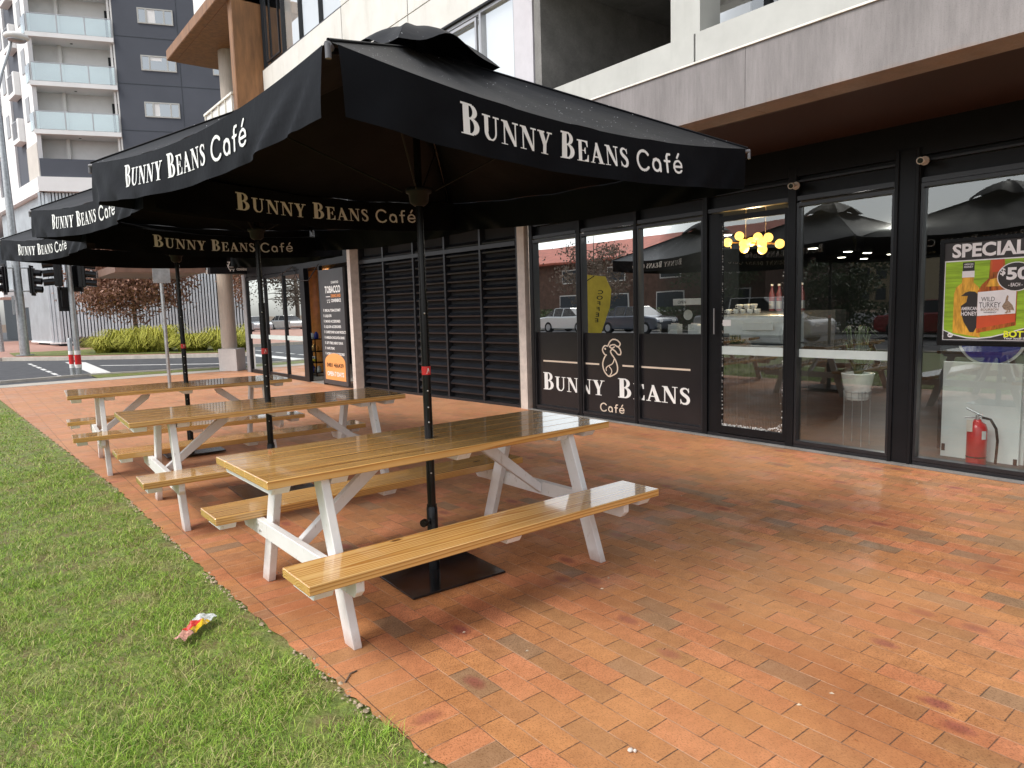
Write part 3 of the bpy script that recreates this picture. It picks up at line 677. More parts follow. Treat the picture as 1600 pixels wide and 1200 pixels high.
    sub(st, 'sticker_mark', M_white, lambda m: put_rects(m, [(r[0], r[1], r[2], r[3]) for r in serif('A', .034, .034)[0]], lambda x, y: (math.sin((x-.016)/.028)*.0275-.004, -math.cos((x-.016)/.028)*.0275, 1.223+y)))
    def rv(m):
        for z in (.93, 1.02, 1.12, .72, .62, 1.58): m.ball((-.012, -.0235, z), .0055, 8, 6)
    sub(t, 'pole_rivet', M_steel, rv)
    sub(t, 'base_plate', M_plate, lambda m: m.box(-.315, -.315, 0.002, .315, .315, .014), .002)
    return t
M_ribend = pm('grey_plastic_tip', (.10, .10, .11), .4)
M_galv_d = pm('strut_metal', (.010, .010, .012), .6, spec=.2)
U0 = make_umbrella()
for i, (x, y, a, dz, lab) in enumerate([(2.18, 3.60, 6, 0, 'nearest black umbrella with white lettering, over the nearest table'),
        (2.11, 6.19, 8, .04, 'middle black umbrella with white lettering, over the middle table'),
        (2.06, 8.80, 11, .02, 'farthest black umbrella with white lettering, over the table closest to the road')]):
    t = U0 if i == 0 else copy_tree(U0)
    t.location = (x, y, dz); t.rotation_euler = (0, 0, R(a)); tag(t, lab, 'umbrella', 'black umbrellas over the tables')
for o in C.objects:      # plates stay square to the bricks
    if o.name.startswith('base_plate'): o.rotation_euler = (0, 0, -o.parent.rotation_euler[2]-.04)

# ------------------------------------------------------------------ the shop building
B = thing('shop_building', 'ground-floor shopfronts with black frames under a grey concrete canopy beam and pale upper floors', 'building', (7, 8, 0))
# canopy beam and soffit
def f(m):
    for a, b in ((-6, 3.31), (3.314, 8.99)): m.box(5.0, a, 3.10, 5.3, b, 3.555)
sub(B, 'canopy_beam', M_beam, f)
sub(B, 'beam_flashing', M_flash, lambda m: m.box(4.985, -6, 3.557, 5.4, 9, 3.572))
sub(B, 'soffit', M_soffit, lambda m: (m.box(5.302, -6, 3.16, 7.3, 13.4, 3.4), m.box(5.302, -6, 3.102, 5.34, 9, 3.158)))
sub(B, 'canopy_roof', M_rawconc, lambda m: m.box(5.302, -6, 3.402, 9.2, 20, 3.553))
sub(B, 'balcony_parapet', M_parapet, lambda m: (m.box(6.0, -5, 3.58, 6.2, 4.538, 4.245), m.box(6.0, 4.56, 3.58, 6.2, 7.33, 4.245)))
# balcony recess
sub(B, 'recess_wall', M_rawconc, lambda m: m.box(6.42, 7.34, 3.56, 11, 7.47, 9.0))
sub(B, 'recess_ceiling', M_rawconc, lambda m: m.box(6.22, -6, 5.83, 11, 7.335, 6.1))
sub(B, 'balcony_column', M_parapet, lambda m: m.box(6.02, 4.50, 4.25, 6.35, 4.86, 5.82))
sub(B, 'balcony_back_wall', M_dark, lambda m: m.box(9.3, -6, 3.56, 9.5, 7.33, 5.82))
def f(m):
    m.box(7.6, 5.75, 3.6, 7.68, 5.82, 5.82); m.box(7.6, 3.3, 3.6, 7.68, 3.38, 5.82); m.box(7.6, 4.72, 3.6, 7.68, 4.8, 5.82); m.box(7.59, 3.3, 5.72, 7.69, 5.82, 5.82)
wf = sub(B, 'sliding_window', M_frame, f)
sub(wf, 'pane', M_glass2, lambda m: m.quad((7.64, 3.3, 3.6), (7.64, 5.8, 3.6), (7.64, 5.8, 5.8), (7.64, 3.3, 5.8)))
sub(wf, 'blind', M_panel2, lambda m: m.box(7.72, 5.05, 4.75, 7.74, 5.62, 5.75))
sub(B, 'spandrel', M_parapet, lambda m: m.box(6.0, -6, 5.83, 6.2, 7.335, 7.2))
# upper cladding
def f(m):
    for (y0, y1) in ((7.48, 10.67), (10.695, 13.165), (13.19, 17.58)):
        m.box(6.4, y0, 5.98, 6.6, y1, 6.50); m.box(6.4, y0, 6.52, 6.6, y1, 7.47)
    m.box(6.4, 7.48, 7.49, 6.6, 10.67, 11.5); m.box(6.4, 10.695, 7.49, 6.6, 13.165, 11.5); m.box(6.4, 13.19, 9.35, 6.6, 17.58, 12)
sub(B, 'cladding', M_panel, f)
sub(B, 'cladding_backing', M_frame, lambda m: m.box(6.56, 7.49, 3.57, 6.9, 17.57, 12))
sub(B, 'window_jamb', M_pink, lambda m: m.box(6.405, 7.49, 3.57, 6.55, 7.88, 5.95))
def uwin(y0, y1, z0, z1, muls, sash=None, dark=None, mt=None, t_=.045):
    def f(m):
        m.box(6.43, y0, z0, 6.52, y1, z0+t_); m.box(6.43, y0, z1-t_, 6.52, y1, z1)
        for y in [y0]+muls+[y1-t_]: m.box(6.428, y, z0+t_, 6.522, y+t_, z1-t_)
        if sash:
            a, b = sash
            for q in ((a+.05, z0+.08, a+.09, z1-.08), (b-.09, z0+.08, b-.05, z1-.08), (a+.09, z0+.08, b-.09, z0+.12), (a+.09, z1-.12, b-.09, z1-.08)): m.box(6.41, q[0], q[1], 6.45, q[2], q[3])
    wn = sub(B, 'upper_window', mt or M_alu, f)
    sub(wn, 'pane', M_glass2, lambda m: m.quad((6.48, y0, z0), (6.48, y1, z0), (6.48, y1, z1), (6.48, y0, z1)))
    sub(wn, 'blind', M_panel2, lambda m: m.box(6.53, y0+.05, z0+.05, 6.545, dark if dark else y1-.05, z1-.05))
uwin(7.88, 9.62, 3.9, 5.94, [8.68], (8.72, 9.6))
uwin(9.66, 13.2, 3.9, 5.94, [10.8, 12.0])
uwin(13.2, 17.56, 7.50, 9.34, [14.25, 15.3, 16.3], (16.4, 17.35), dark=16.3, mt=M_frame2, t_=.022)
sub(B, 'window_head', M_frame, lambda m: m.box(6.385, 7.89, 5.945, 6.43, 13.2, 5.975))
# rust coloured frame round the corner balcony
sub(B, 'rust_frame', M_rust, lambda m: (m.box(5.74, 17.6, 4.2, 6.7, 17.85, 12), m.box(5.72, 17.6, 9.0, 10.2, 22.8, 9.28), m.box(5.50, 17.595, 9.0, 5.738, 22.8, 9.29)), .02)
sub(B, 'upper_corner_wall', M_panel2, lambda m: m.box(6.3, 17.9, 9.3, 10.0, 22.6, 14))
sub(B, 'round_column', M_paleconc, lambda m: m.lathe([(.29, 3.4), (.29, 8.995)], (6.74, 21.1, 0), 32))
def f(m):
    m.box(5.70, 17.86, 6.90, 5.76, 20.2, 6.95); m.box(5.70, 20.2, 6.90, 9, 20.26, 6.95)
    for y in (17.9, 18.45, 19.0, 19.6, 20.18): m.box(5.71, y, 5.6, 5.74, y+.03, 6.90)
bl = sub(B, 'balcony_rail', M_flash, f)
sub(bl, 'balustrade_panel', M_panel2, lambda m: m.box(5.75, 17.9, 5.6, 5.765, 20.18, 6.88))
sub(B, 'balcony_slab', M_panel2, lambda m: m.box(5.7, 17.86, 5.2, 10, 20.6, 5.55))

# shopfront frames
FX0, FX1, GX = 6.955, 7.06, 7.02
def vbar(m, y0, y1, z0=0.0, z1=2.95, x0=FX0, x1=FX1): m.box(x0, y0, z0, x1, y1, z1)
def shopwin(name, y0, y1, z0, z1, film=None, band=False, glassy=M_glass):
    t_ = .035
    def f(m):
        m.box(FX0+.01, y0, z0, FX1-.01, y1, z0+t_); m.box(FX0+.01, y0, z1-t_, FX1-.01, y1, z1)
        m.box(FX0+.012, y0, z0+t_, FX1-.012, y0+t_*.6, z1-t_); m.box(FX0+.012, y1-t_*.6, z0+t_, FX1-.012, y1, z1-t_)
    wn = sub(B, name, M_frame2, f)
    sub(wn, 'glass', glassy, lambda m: m.quad((GX, y0+.01, z0+.02), (GX, y1-.01, z0+.02), (GX, y1-.01, z1-.02), (GX, y0+.01, z1-.02)))
    if film: sub(wn, 'window_film', M_film, lambda m: m.box(GX-.004, y0+.02, z0+t_, GX-.002, y1-.02, film))
    if band: sub(wn, 'safety_band', M_band, lambda m: m.box(GX-.003, y0+.02, .985, GX-.002, y1-.02, 1.072))
    return wn
M_band = pm('frosted_band', (.55, .63, .61), .5, var=.04)
W1 = shopwin('window', 7.31, 8.27, .055, 2.59, 1.21); W2 = shopwin('window', 6.235, 7.23, .055, 2.59, 1.21); W3 = shopwin('window', 5.17, 6.185, .055, 2.59, 1.21)
W4 = shopwin('window', 3.02, 3.99, .055, 2.59, None, True); W5 = shopwin('window', .80, 2.79, .055, 2.61)
for y0, y1 in ((8.27, 8.345), (7.235, 7.305), (6.188, 6.232), (5.10, 5.165), (3.995, 4.085)): sub(B, 'mullion', M_frame, lambda m: vbar(m, y0, y1), .004)
def f(m):
    m.box(FX0, 2.795, 0, FX1+.01, 3.015, 2.93); m.box(FX0-.02, 2.80, 0, FX0, 2.83, 2.93); m.box(FX0-.02, 2.975, 0, FX0, 3.01, 2.93)
sub(B, 'wide_post', M_frame, f, .004)
sub(B, 'mullion', M_frame, lambda m: m.box(FX0, .6, 0, FX1, .795, 2.93), .004); sub(B, 'door_jamb', M_frame, lambda m: vbar(m, 4.95, 5.098, 0, 2.6, FX0+.03), .004)
for y0, y1 in ((7.33, 8.265), (6.24, 7.22), (5.17, 6.18), (4.09, 5.095), (3.02, 3.99), (.8, 2.79)):
    sub(B, 'head_rail', M_frame2, lambda m: m.box(FX0+.015, y0, 2.615, FX1, y1, 2.66)); sub(B, 'transom_rail', M_frame2, lambda m: m.box(FX0+.02, y0, 2.80, FX1, y1, 2.82))
    sub(B, 'sill_rail', M_frame2, lambda m: m.box(FX0+.012, y0, 0.0, FX1, y1, .05))
sub(B, 'transom_panel', M_frame, lambda m: (m.box(7.03, .6, 2.66, 7.05, 8.3, 3.16), m.box(6.97, .6, 2.86, 7.02, 8.3, 3.16)))
sub(B, 'sill', M_rawconc, lambda m: m.box(6.90, .4, 0.002, 6.954, 8.4, .02))
# door
def f(m):
    z0, z1, y0, y1 = .06, 2.56, 4.09, 4.945
    m.box(6.975, y0, z0, 7.03, y0+.04, z1); m.box(6.975, y1-.03, z0, 7.03, y1, z1); m.box(6.976, y0+.04, z0, 7.029, y1-.03, .145); m.box(6.976, y0+.04, 2.50, 7.029, y1-.03, z1)
D = sub(B, 'door', M_frame, f)
sub(D, 'glass', M_glass, lambda m: m.quad((7.0, 4.12, .14), (7.0, 4.92, .14), (7.0, 4.92, 2.51), (7.0, 4.12, 2.51)))
sub(D, 'safety_band', M_band, lambda m: m.box(6.993, 4.13, .985, 6.996, 4.915, 1.08))
sub(D, 'handle', M_alu, lambda m: m.box(6.94, 4.985, 1.22, 6.952, 4.997, 1.52))
sub(D, 'lock_plate', M_white, lambda m: m.box(6.992, 4.80, 1.315, 6.998, 4.905, 1.385))
def f(m):
    rr = random.Random(4)
    for i in range(420):      # torn flaking film round the pane edge
        k = rr.random()
        if k < .45: y = rr.uniform(4.13, 4.92); z = .150+abs(rr.gauss(0, .010))+max(0, .20-(y-4.13))*rr.random()*.45
        elif k < .75: y = 4.915-abs(rr.gauss(0, .005)); z = rr.uniform(.15, 2.5)
        else: y = 4.132+abs(rr.gauss(0, .006))+max(0, .3-rr.uniform(0, 2.3))*.1; z = rr.uniform(.15, 1.9)
        s = rr.uniform(.002, .009); m.add([(6.9945, y-s, z-s*.6), (6.9945, y+s, z-s), (6.9945, y+s*.5, z+s)], [(0, 1, 2)])
sub(D, 'peeling_film', M_white, f)
# fly-strip pleats behind the lower pane
def f(m):
    for i in range(40): y = 4.14+i*.0195; m.box(7.035, y, .1, 7.04, y+.006, .99)
sub(D, 'pleated_screen', pm('screen_pleat', (.10, .08, .07), .7), f)
# window decal: line, rabbit mark, name
rab = []
for pts, wd, cl in (([(.02, .78), (.0, .70), (.05, .60), (.11, .57)], .034, 0),
        ([(.10, .58), (.03, .45), (.0, .30), (.05, .12), (.17, .0), (.28, .03)], .034, 0), ([(.28, .03), (.40, .12), (.42, .28), (.36, .46), (.26, .60)], .034, 0),
        ([(.02, .78), (.08, .83), (.15, .82), (.21, .93), (.30, 1.0), (.42, .98), (.50, .90), (.48, .83), (.42, .81), (.34, .86), (.24, .84), (.20, .80)], .034, 0),
        ([(.26, .60), (.23, .68), (.28, .73), (.36, .69), (.43, .61), (.50, .60), (.52, .67), (.48, .77), (.40, .83)], .034, 0), ([(.22, .79), (.27, .76), (.34, .80)], .034, 0),
        ([(.10, .15), (.10, .22), (.16, .28), (.26, .33), (.31, .40), (.33, .47)], .026, 0), ([(.19, .26), (.25, .18), (.25, .10), (.20, .02)], .026, 0), ([(.075, .745), (.08, .735)], .045, 0)):
    rab += stroke(smooth_path(pts, 5), wd)
bays = ((7.332, 8.258), (6.256, 7.209), (5.183, 6.164))
def clipx(rects):      # keep lettering off the mullions
    o = []
    for a, b, c, d in rects:
        for y0, y1 in bays:
            lo, hi = max(a, 8.2-y1), min(c, 8.2-y0)
            if hi-lo > 1e-4: o.append((lo, b, hi, d))
    return o
P_ = lambda x, z: (GX-.0065, 8.2-x, z)
rr_, wd_ = serif('BUNNY BEANS', .27, .215, .04, 44); kx = 2.77/wd_
def f(m):
    for wd1, x0, x1 in (('BUNNY', .06, 1.375), ('BEANS', 1.615, 2.84)):
        q, w1 = serif(wd1, .265, .212, .05, 44); k1 = (x1-x0)/w1; put_rects(m, clipx([(a*k1+x0, b+.335, c*k1+x0, d+.335) for a, b, c, d in q]), P_)
sub(W2, 'shop_name', M_white, f)
def f(m):
    put_rects(m, clipx([(.07, .762, 1.262, .785), (1.70, .762, 2.82, .785)]), P_)
    rs = scan(rab, -.03, 1.03, 90); put_rects(m, [(1.33+a*.66, .615+b*.51, 1.33+c*.66, .615+d*.51) for a, b, c, d in rs], P_)
sub(W2, 'rabbit_mark', M_cream, f)
def f(m): put_rects(m, [(1.265+a*.205, .118+b*.155, 1.265+c*.205, .118+d*.155) for a, b, c, d in CAFE_R], P_)
sub(W2, 'cafe_word', M_cream, f)

# louvre wall
LX = 7.0
lv_y = [8.68, 9.79, 10.99, 12.17, 13.43, 14.55]
def f(m):
    for i in range(18):
        z = .14+i*.148
        if z > 2.75: break
        for a, b in zip(lv_y[:-1], lv_y[1:]):
            m.prism([(0, 0), (.012, .012), (.075, -.05+.01), (.07, -.065)], (LX, a+.03, z+.05), (1, 0, 0), (0, 0, 1), (0, b-a-.06, 0))
Lv = sub(B, 'louvre_screen', M_louvre, f)
# blades slope down and out: mirror so the outer lip is low
for v in Lv.data.vertices: v.co.x = (LX+.075-7)-(v.co.x-(LX-7))+0.0
def f(m):
    for y in lv_y: m.box(LX-.02, y-.028, 0, LX+.1, y+.028, 2.95)
    m.box(LX-.03, 8.71, 2.56, LX-.0, 14.5, 2.63)
    m.box(LX-.03, 8.65, .0, LX+.1, 14.58, .045)
LvF = sub(Lv, 'louvre_frame', M_frame2, f)
LvB = sub(B, 'louvre_backing', M_dark, lambda m: m.box(7.10, 8.4, 0, 7.2, 14.5, 3.16))
for _o in (Lv, LvF, LvB):
    for v in _o.data.vertices:
        y_ = v.co.y+8-8.65
        if y_ > 0: v.co.y = 8.65-8+y_*(4.70/5.9); v.co.x -= y_*(4.70/5.9)*.40/4.70
sub(B, 'edge_post', M_strip, lambda m: m.box(6.93, 8.43, 0, 7.05, 8.60, 3.0))
sub(B, 'edge_post', M_strip, lambda m: m.box(6.40, 13.36, 0, 6.62, 13.50, 3.0))
sub(B, 'return_wall', M_dark, lambda m: (m.box(6.75, 13.40, 0, 7.0, 13.48, 3.0), m.box(7.06, 8.37, 0, 7.12, 8.66, 3.1)))
sub(B, 'bulkhead', M_frame, lambda m: m.box(6.41, 13.5, 2.62, 6.9, 20.1, 3.4))
# corner shop glazing
def f(m):
    for y in (19.85, 18.42, 17.1, 15.98): m.box(6.37, y-.03, 0, 6.45, y+.03, 2.62)
    m.box(6.38, 16.0, 0, 6.44, 19.9, .10); m.box(6.38, 16.0, 2.52, 6.44, 19.9, 2.60); m.box(6.36, 15.72, 0, 6.46, 15.93, 2.62); m.box(6.37, 14.86, 0, 6.45, 14.93, 2.62)
cw = sub(B, 'corner_shop_window', M_frame, f)
sub(cw, 'glass', glass_mat('corner_glass', (.4, .45, .45), .42), lambda m: m.quad((6.41, 16.0, .08), (6.41, 19.85, .08), (6.41, 19.85, 2.55), (6.41, 16.0, 2.55)))
sub(cw, 'safety_band', M_band, lambda m: m.box(6.402, 16.05, .95, 6.405, 19.8, 1.06))
sub(B, 'corner_frame', M_alu, lambda m: m.box(6.36, 19.9, 0, 6.48, 20.15, 2.7))
sub(B, 'corner_column', M_paleconc, lambda m: m.lathe([(.215, .63), (.215, 2.78)], (6.2, 21.15, 0), 32))
sub(B, 'column_plinth', M_plinth, lambda m: m.prism([(5.88, 21.18), (6.23, 20.67), (6.62, 21.1), (6.27, 21.62)], (0, 0, 0), (1, 0, 0), (0, 1, 0), (0, 0, .64)), .008)
sub(B, 'corner_awning', pm('brown_awning', (.20, .12, .09), .6), lambda m: m.box(3.34, 20.6, 2.79, 5.55, 24, 2.98))
sub(B, 'awning_end', M_white, lambda m: m.box(5.56, 20.58, 2.76, 5.66, 20.7, 2.86))
# inside the rooms
def f(m):
    m.box(7.1, .4, -.04, 24.5, 12.0, .004)
sub(B, 'cafe_floor', M_infloor, f)
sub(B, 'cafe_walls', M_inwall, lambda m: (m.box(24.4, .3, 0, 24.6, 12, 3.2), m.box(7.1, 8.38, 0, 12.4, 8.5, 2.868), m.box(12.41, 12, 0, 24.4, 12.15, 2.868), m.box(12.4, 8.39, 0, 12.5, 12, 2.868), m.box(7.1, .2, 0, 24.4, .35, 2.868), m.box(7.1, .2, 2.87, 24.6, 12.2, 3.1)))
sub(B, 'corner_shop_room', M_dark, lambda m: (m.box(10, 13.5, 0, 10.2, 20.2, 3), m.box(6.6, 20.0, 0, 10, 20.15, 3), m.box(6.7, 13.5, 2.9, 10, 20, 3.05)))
sub(B, 'corner_shop_floor', pm('pale_lino', (.30, .27, .24), .5), lambda m: m.box(6.4, 14.9, .0, 10, 20, .01))
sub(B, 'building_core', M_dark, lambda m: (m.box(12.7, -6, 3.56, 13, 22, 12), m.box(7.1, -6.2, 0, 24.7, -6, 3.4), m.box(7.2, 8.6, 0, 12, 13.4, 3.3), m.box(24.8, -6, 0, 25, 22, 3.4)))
sub(B, 'side_shopfront', M_frame, lambda m: m.box(6.96, -6, 0, 7.1, .58, 3.16))

# signs
sg = thing('tobacco_sign', 'tall dark grey sign panel listing tobacco shop goods, orange arch at its foot', 'sign', (6.36, 14.25, 0))
sub(sg, 'panel', pm('sign_charcoal', (.045, .045, .048), .4, var=.1), lambda m: m.box(6.345, 13.62, .04, 6.40, 14.83, 2.52))
Q = lambda y0, x=6.341: (lambda a, z: (x, y0-a, z))
def f(m):
    put_sans(m, 'TOBACCO', .20, Q(14.54), bold=.03, width=.78); m2 = [(x, y, z+2.02) for x, y, z in m.v]; m.v = m2
    t_ = MB(); put_sans(t_, 'CONVENIENCE', .09, lambda a, z: (6.341, 14.24-a, z+1.82), bold=.03, width=.48); m.add(t_.v, t_.f)
    t_ = MB(); put_sans(t_, 'DIAMOND', .07, lambda a, z: (6.341, 14.2-a, z+2.21), bold=.02, width=.36); m.add(t_.v, t_.f)
    for i, s_ in enumerate(['SPECIAL TOBACCONIST', 'LIQUOR', 'SMOKE ACCESSORIES', 'LIQUOR ACCESSORIES', 'CONFECTIONERY & DAIRY PRODUCTS', 'AMERICAN CHOCOLATE & DRINKS', 'GIFT ITEMS, ENERGY DRINK', 'VAPE ITEMS', 'MOBILE & CAR ACCESSORIES']):
        w_ = (.80, .34, .76, .78, 1.0, .92, .84, .40, .88)[i]
        t_ = MB(); z0 = 1.62-i*.117; put_sans(t_, s_, .075, lambda a, z: (6.341, 14.60-a, z+z0), bold=.02, width=w_); m.add(t_.v, t_.f)
        m.add([(6.341, 14.67, z0), (6.341, 14.65, z0), (6.341, 14.65, z0+.06), (6.341, 14.67, z0+.06)], [(0, 1, 2, 3)])
    for (a, b, c, d) in ((14.50, 1.93, 14.28, 1.945), (14.46, 1.86, 14.28, 1.87)): m.add([(6.341, a, b), (6.341, c, b), (6.341, c, d), (6.341, a, d)], [(0, 1, 2, 3)])
    for y in (14.42, 14.32): m.tube([(6.343, y, 1.82), (6.338, y, 1.82)], .016, 8)
sub(sg, 'lettering', M_white, f)
sub(sg, 'drinks_line', pm('orange_print', (.75, .28, .08), .5), lambda m: put_sans(m, 'DRINKS AND', .09, lambda a, z: (6.341, 14.24-a, z+1.92), bold=.03, width=.48))
oa = sub(sg, 'orange_arch', pm('orange_panel', (.80, .33, .10), .5, var=.03), lambda m: m.prism([(14.73, .14), (13.71, .14), (13.71, .52)]+[(14.22-.51*math.cos(R(a)), .52+.20*math.sin(R(a))) for a in range(10, 171, 10)]+[(14.73, .52)], (6.340, 0, 0), (0, 1, 0), (0, 0, 1), (.004, 0, 0)))
sub(oa, 'phone_number', M_dark, lambda m: put_sans(m, '0481 466439', .13, lambda a, z: (6.336, 14.63-a, z+.42), bold=.01, width=.84))
sub(oa, 'hours_line', M_white, lambda m: put_sans(m, 'OPEN 7 DAYS', .13, lambda a, z: (6.336, 14.63-a, z+.23), bold=.03, width=.84))
fs = thing('fascia_sign', 'black fascia sign with a white 7 and trolley mark beside the corner column', 'sign', (6.0, 19.8, 2.7))
sub(fs, 'box', M_frame, lambda m: m.box(5.45, 19.8, 2.72, 6.9, 20.05, 3.35))
def f(m):
    put_sans(m, '7', .17, lambda a, z: (5.90+a, 19.794, z+2.92), bold=.02); put_sans(m, 'CONVENIENCE', .085, lambda a, z: (6.14+a, 19.794, z+2.81), bold=.02, width=.40)
    t_ = MB(); put_sans(t_, 'TOBACCO DRINKS AND', .04, lambda a, z: (6.24+a, 19.794, z+2.895), bold=.01, width=.30); m.add(t_.v, t_.f)
    for p, q in (((5.80, 3.08), (5.86, 3.07)), ((5.86, 3.07), (5.94, 2.84)), ((5.94, 2.84), (6.08, 2.84)), ((5.90, 2.90), (6.06, 2.90))):
        m.tube([(p[0], 19.795, p[1]), (q[0], 19.795, q[1])], .007, 5)
    for x in (5.97, 6.05): m.tube([(x, 19.79, 2.80), (x, 19.797, 2.80)], .016, 8)
sub(fs, 'lettering', M_white, f)
ps = thing('liquor_poster', 'black framed green liquor poster with two bottles on the rightmost window', 'poster', (6.99, 2.1, 1.15))
y0_, y1_, z0_, z1_ = 2.60, 1.42, 1.15, 2.085
sub(ps, 'frame', M_black, lambda m: (m.box(6.93, y1_, z0_, 6.953, y0_, z0_+.04), m.box(6.93, y1_, z1_-.035, 6.953, y0_, z1_), m.box(6.93, y0_-.035, z0_+.04, 6.953, y0_, z1_-.035), m.box(6.93, y1_, z0_+.04, 6.953, y1_+.035, z1_-.035)))
PX = 6.944
def flat(m, pts, lay=0): m.add([(PX-lay*.0012, 2.565-a, z) for a, z in pts], [tuple(range(len(pts)))])
def pp(name, mat, pts, lay, par=None): return sub(par or ps, name, mat, lambda m: flat(m, pts, lay))
mk = lambda n, c, **k: pm(n, c, .35, var=k.pop('var', .06), **k)
M_pg = pm('poster_green', (.32, .52, .03), .35, var=.25, scale=9, stretch=(1, .4, 4)); M_pk = mk('poster_charcoal', (.035, .03, .03)); M_pw = mk('poster_white', (.85, .83, .84)); M_ph = pm('poster_honey', (.85, .42, .05), .35, var=.3, scale=14, stretch=(1, 3, .6)); M_pa = pm('poster_amber', (.50, .13, .02), .35, var=.5, scale=12, stretch=(1, 4, .6)); M_pr = mk('poster_red', (.62, .09, .03)); M_py = mk('poster_yellow', (.80, .85, .03)); M_ptan = mk('poster_tan', (.35, .25, .17), var=.3, scale=60)
pp('header', M_pk, [(0, 1.19), (1.11, 1.19), (1.11, 2.05), (0, 2.05)], 0)
pp('white_line', M_pw, [(.004, 1.20), (1.10, 1.20), (1.10, 1.895), (.004, 1.895)], 1)
wave = [(1.09, 1.30), (.9, 1.325), (.72, 1.325), (.62, 1.31), (.5, 1.27), (.38, 1.235), (.28, 1.222), (.2, 1.226), (.1, 1.25), (.012, 1.29)]
pp('green_field', M_pg, [(.012, 1.885), (.012, 1.29)]+wave[::-1][1:]+[(1.09, 1.885)], 2)
pp('footer', M_pk, [(.012, 1.282)]+[(a, z-.010) for a, z in wave[::-1][1:]]+[(1.09, 1.205), (.012, 1.205)], 3)
# honey bottle
pp('honey_bottle', M_ph, [(.085, 1.265), (.30, 1.225), (.30, 1.55), (.275, 1.66), (.235, 1.70), (.235, 1.79), (.145, 1.79), (.145, 1.70), (.10, 1.66), (.085, 1.60)], 3)
pp('bottle_cap', M_pk, [(.148, 1.80), (.238, 1.80), (.238, 1.875), (.148, 1.875)], 4); pp('bottle_collar', M_pw, [(.145, 1.745), (.24, 1.745), (.24, 1.80), (.145, 1.80)], 4)
pp('honey_label', M_pk, [(.16, 1.60), (.175, 1.615), (.21, 1.625), (.25, 1.62), (.27, 1.60), (.28, 1.52), (.28, 1.33), (.25, 1.27), (.22, 1.27), (.17, 1.36), (.15, 1.43), (.145, 1.50), (.185, 1.53), (.195, 1.585), (.14, 1.585)], 4)
# whiskey bottle
pp('whiskey_bottle', M_pa, [(.27, 1.262), (.56, 1.33), (.56, 1.62), (.53, 1.69), (.47, 1.73), (.46, 1.885), (.355, 1.885), (.35, 1.73), (.30, 1.68), (.27, 1.62)], 5)
pp('neck_highlight', M_ph, [(.36, 1.72), (.45, 1.74), (.50, 1.66), (.33, 1.66)], 6); pp('neck_label', M_pr, [(.37, 1.78), (.45, 1.785), (.45, 1.884), (.37, 1.882)], 6)
pp('whiskey_label', M_pw, [(.272, 1.41), (.553, 1.43), (.553, 1.635), (.272, 1.615)], 6)
pp('label_foot', M_pr, [(.272, 1.30), (.553, 1.36), (.553, 1.425), (.272, 1.405)], 6)
def PT(name, txt, size, a, z, mat, lay, width=None, bold=.02, al='l'):
    return sub(ps, name, mat, lambda m: put_sans(m, txt, size, lambda x, y: (PX-lay*.0012, 2.565-a-x, z+y), bold=bold, width=width, align=al))
PT('headline', 'SPECIALS', .155, .06, 1.925, M_pw, 1, .62, .035)
sub(ps, 'price_disc', M_pw, lambda m: flat(m, ell(.545, 1.735, .135, .122, 0, 350, 30), 7)); sub(ps, 'price_disc_centre', M_pk, lambda m: flat(m, ell(.545, 1.735, .128, .115, 0, 350, 30), 8))
PT('price', '$', .075, .432, 1.755, M_pw, 9, None, .03); PT('price', '50', .135, .478, 1.715, M_pw, 9, .16, .04); PT('price', '- EACH -', .04, .495, 1.655, M_pw, 9, .10)
PT('label_text', 'WILD', .055, .30, 1.535, M_pk, 7, .10, .0); PT('label_text', 'TURKEY', .065, .285, 1.482, M_pk, 7, .16, .0); PT('label_text', 'BOURBON', .028, .30, 1.455, M_ptan, 7, .13); PT('label_text', 'WHISKEY', .016, .32, 1.435, M_pk, 7, .10)
PT('label_text', 'AMERICAN', .040, .148, 1.462, M_pw, 4.6, .122); PT('label_text', 'HONEY', .048, .148, 1.415, M_pw, 4.6, .122); PT('label_text', 'AMERICAN', .018, .158, 1.852, M_pw, 5, .07); PT('label_text', 'HONEY', .024, .158, 1.828, M_pw, 5, .07)
PT('store_name', 'BOTTLER', .072, .475, 1.232, M_py, 4, .30, .035); PT('store_line', 'Your local liquor specialist', .026, .475, 1.213, M_pw, 4, .33)
PT('footer_mark', '18+', .022, .052, 1.235, M_pk, 6, .03); sub(ps, 'age_disc', M_pw, lambda m: flat(m, ell(.068, 1.243, .022, .02, 0, 350, 16), 5))
sub(ps, 'bird_mark', M_ptan, lambda m: (flat(m, [(.455, 1.49), (.47, 1.52), (.50, 1.535), (.53, 1.50), (.545, 1.455), (.52, 1.46), (.49, 1.455), (.47, 1.465)], 7), flat(m, [(.475, 1.52), (.482, 1.56), (.49, 1.585), (.50, 1.575), (.495, 1.53)], 7.5), flat(m, [(.495, 1.455), (.503, 1.455), (.495, 1.43), (.475, 1.432)], 7.2), flat(m, [(.51, 1.46), (.517, 1.46), (.52, 1.438), (.50, 1.436)], 7.3)))
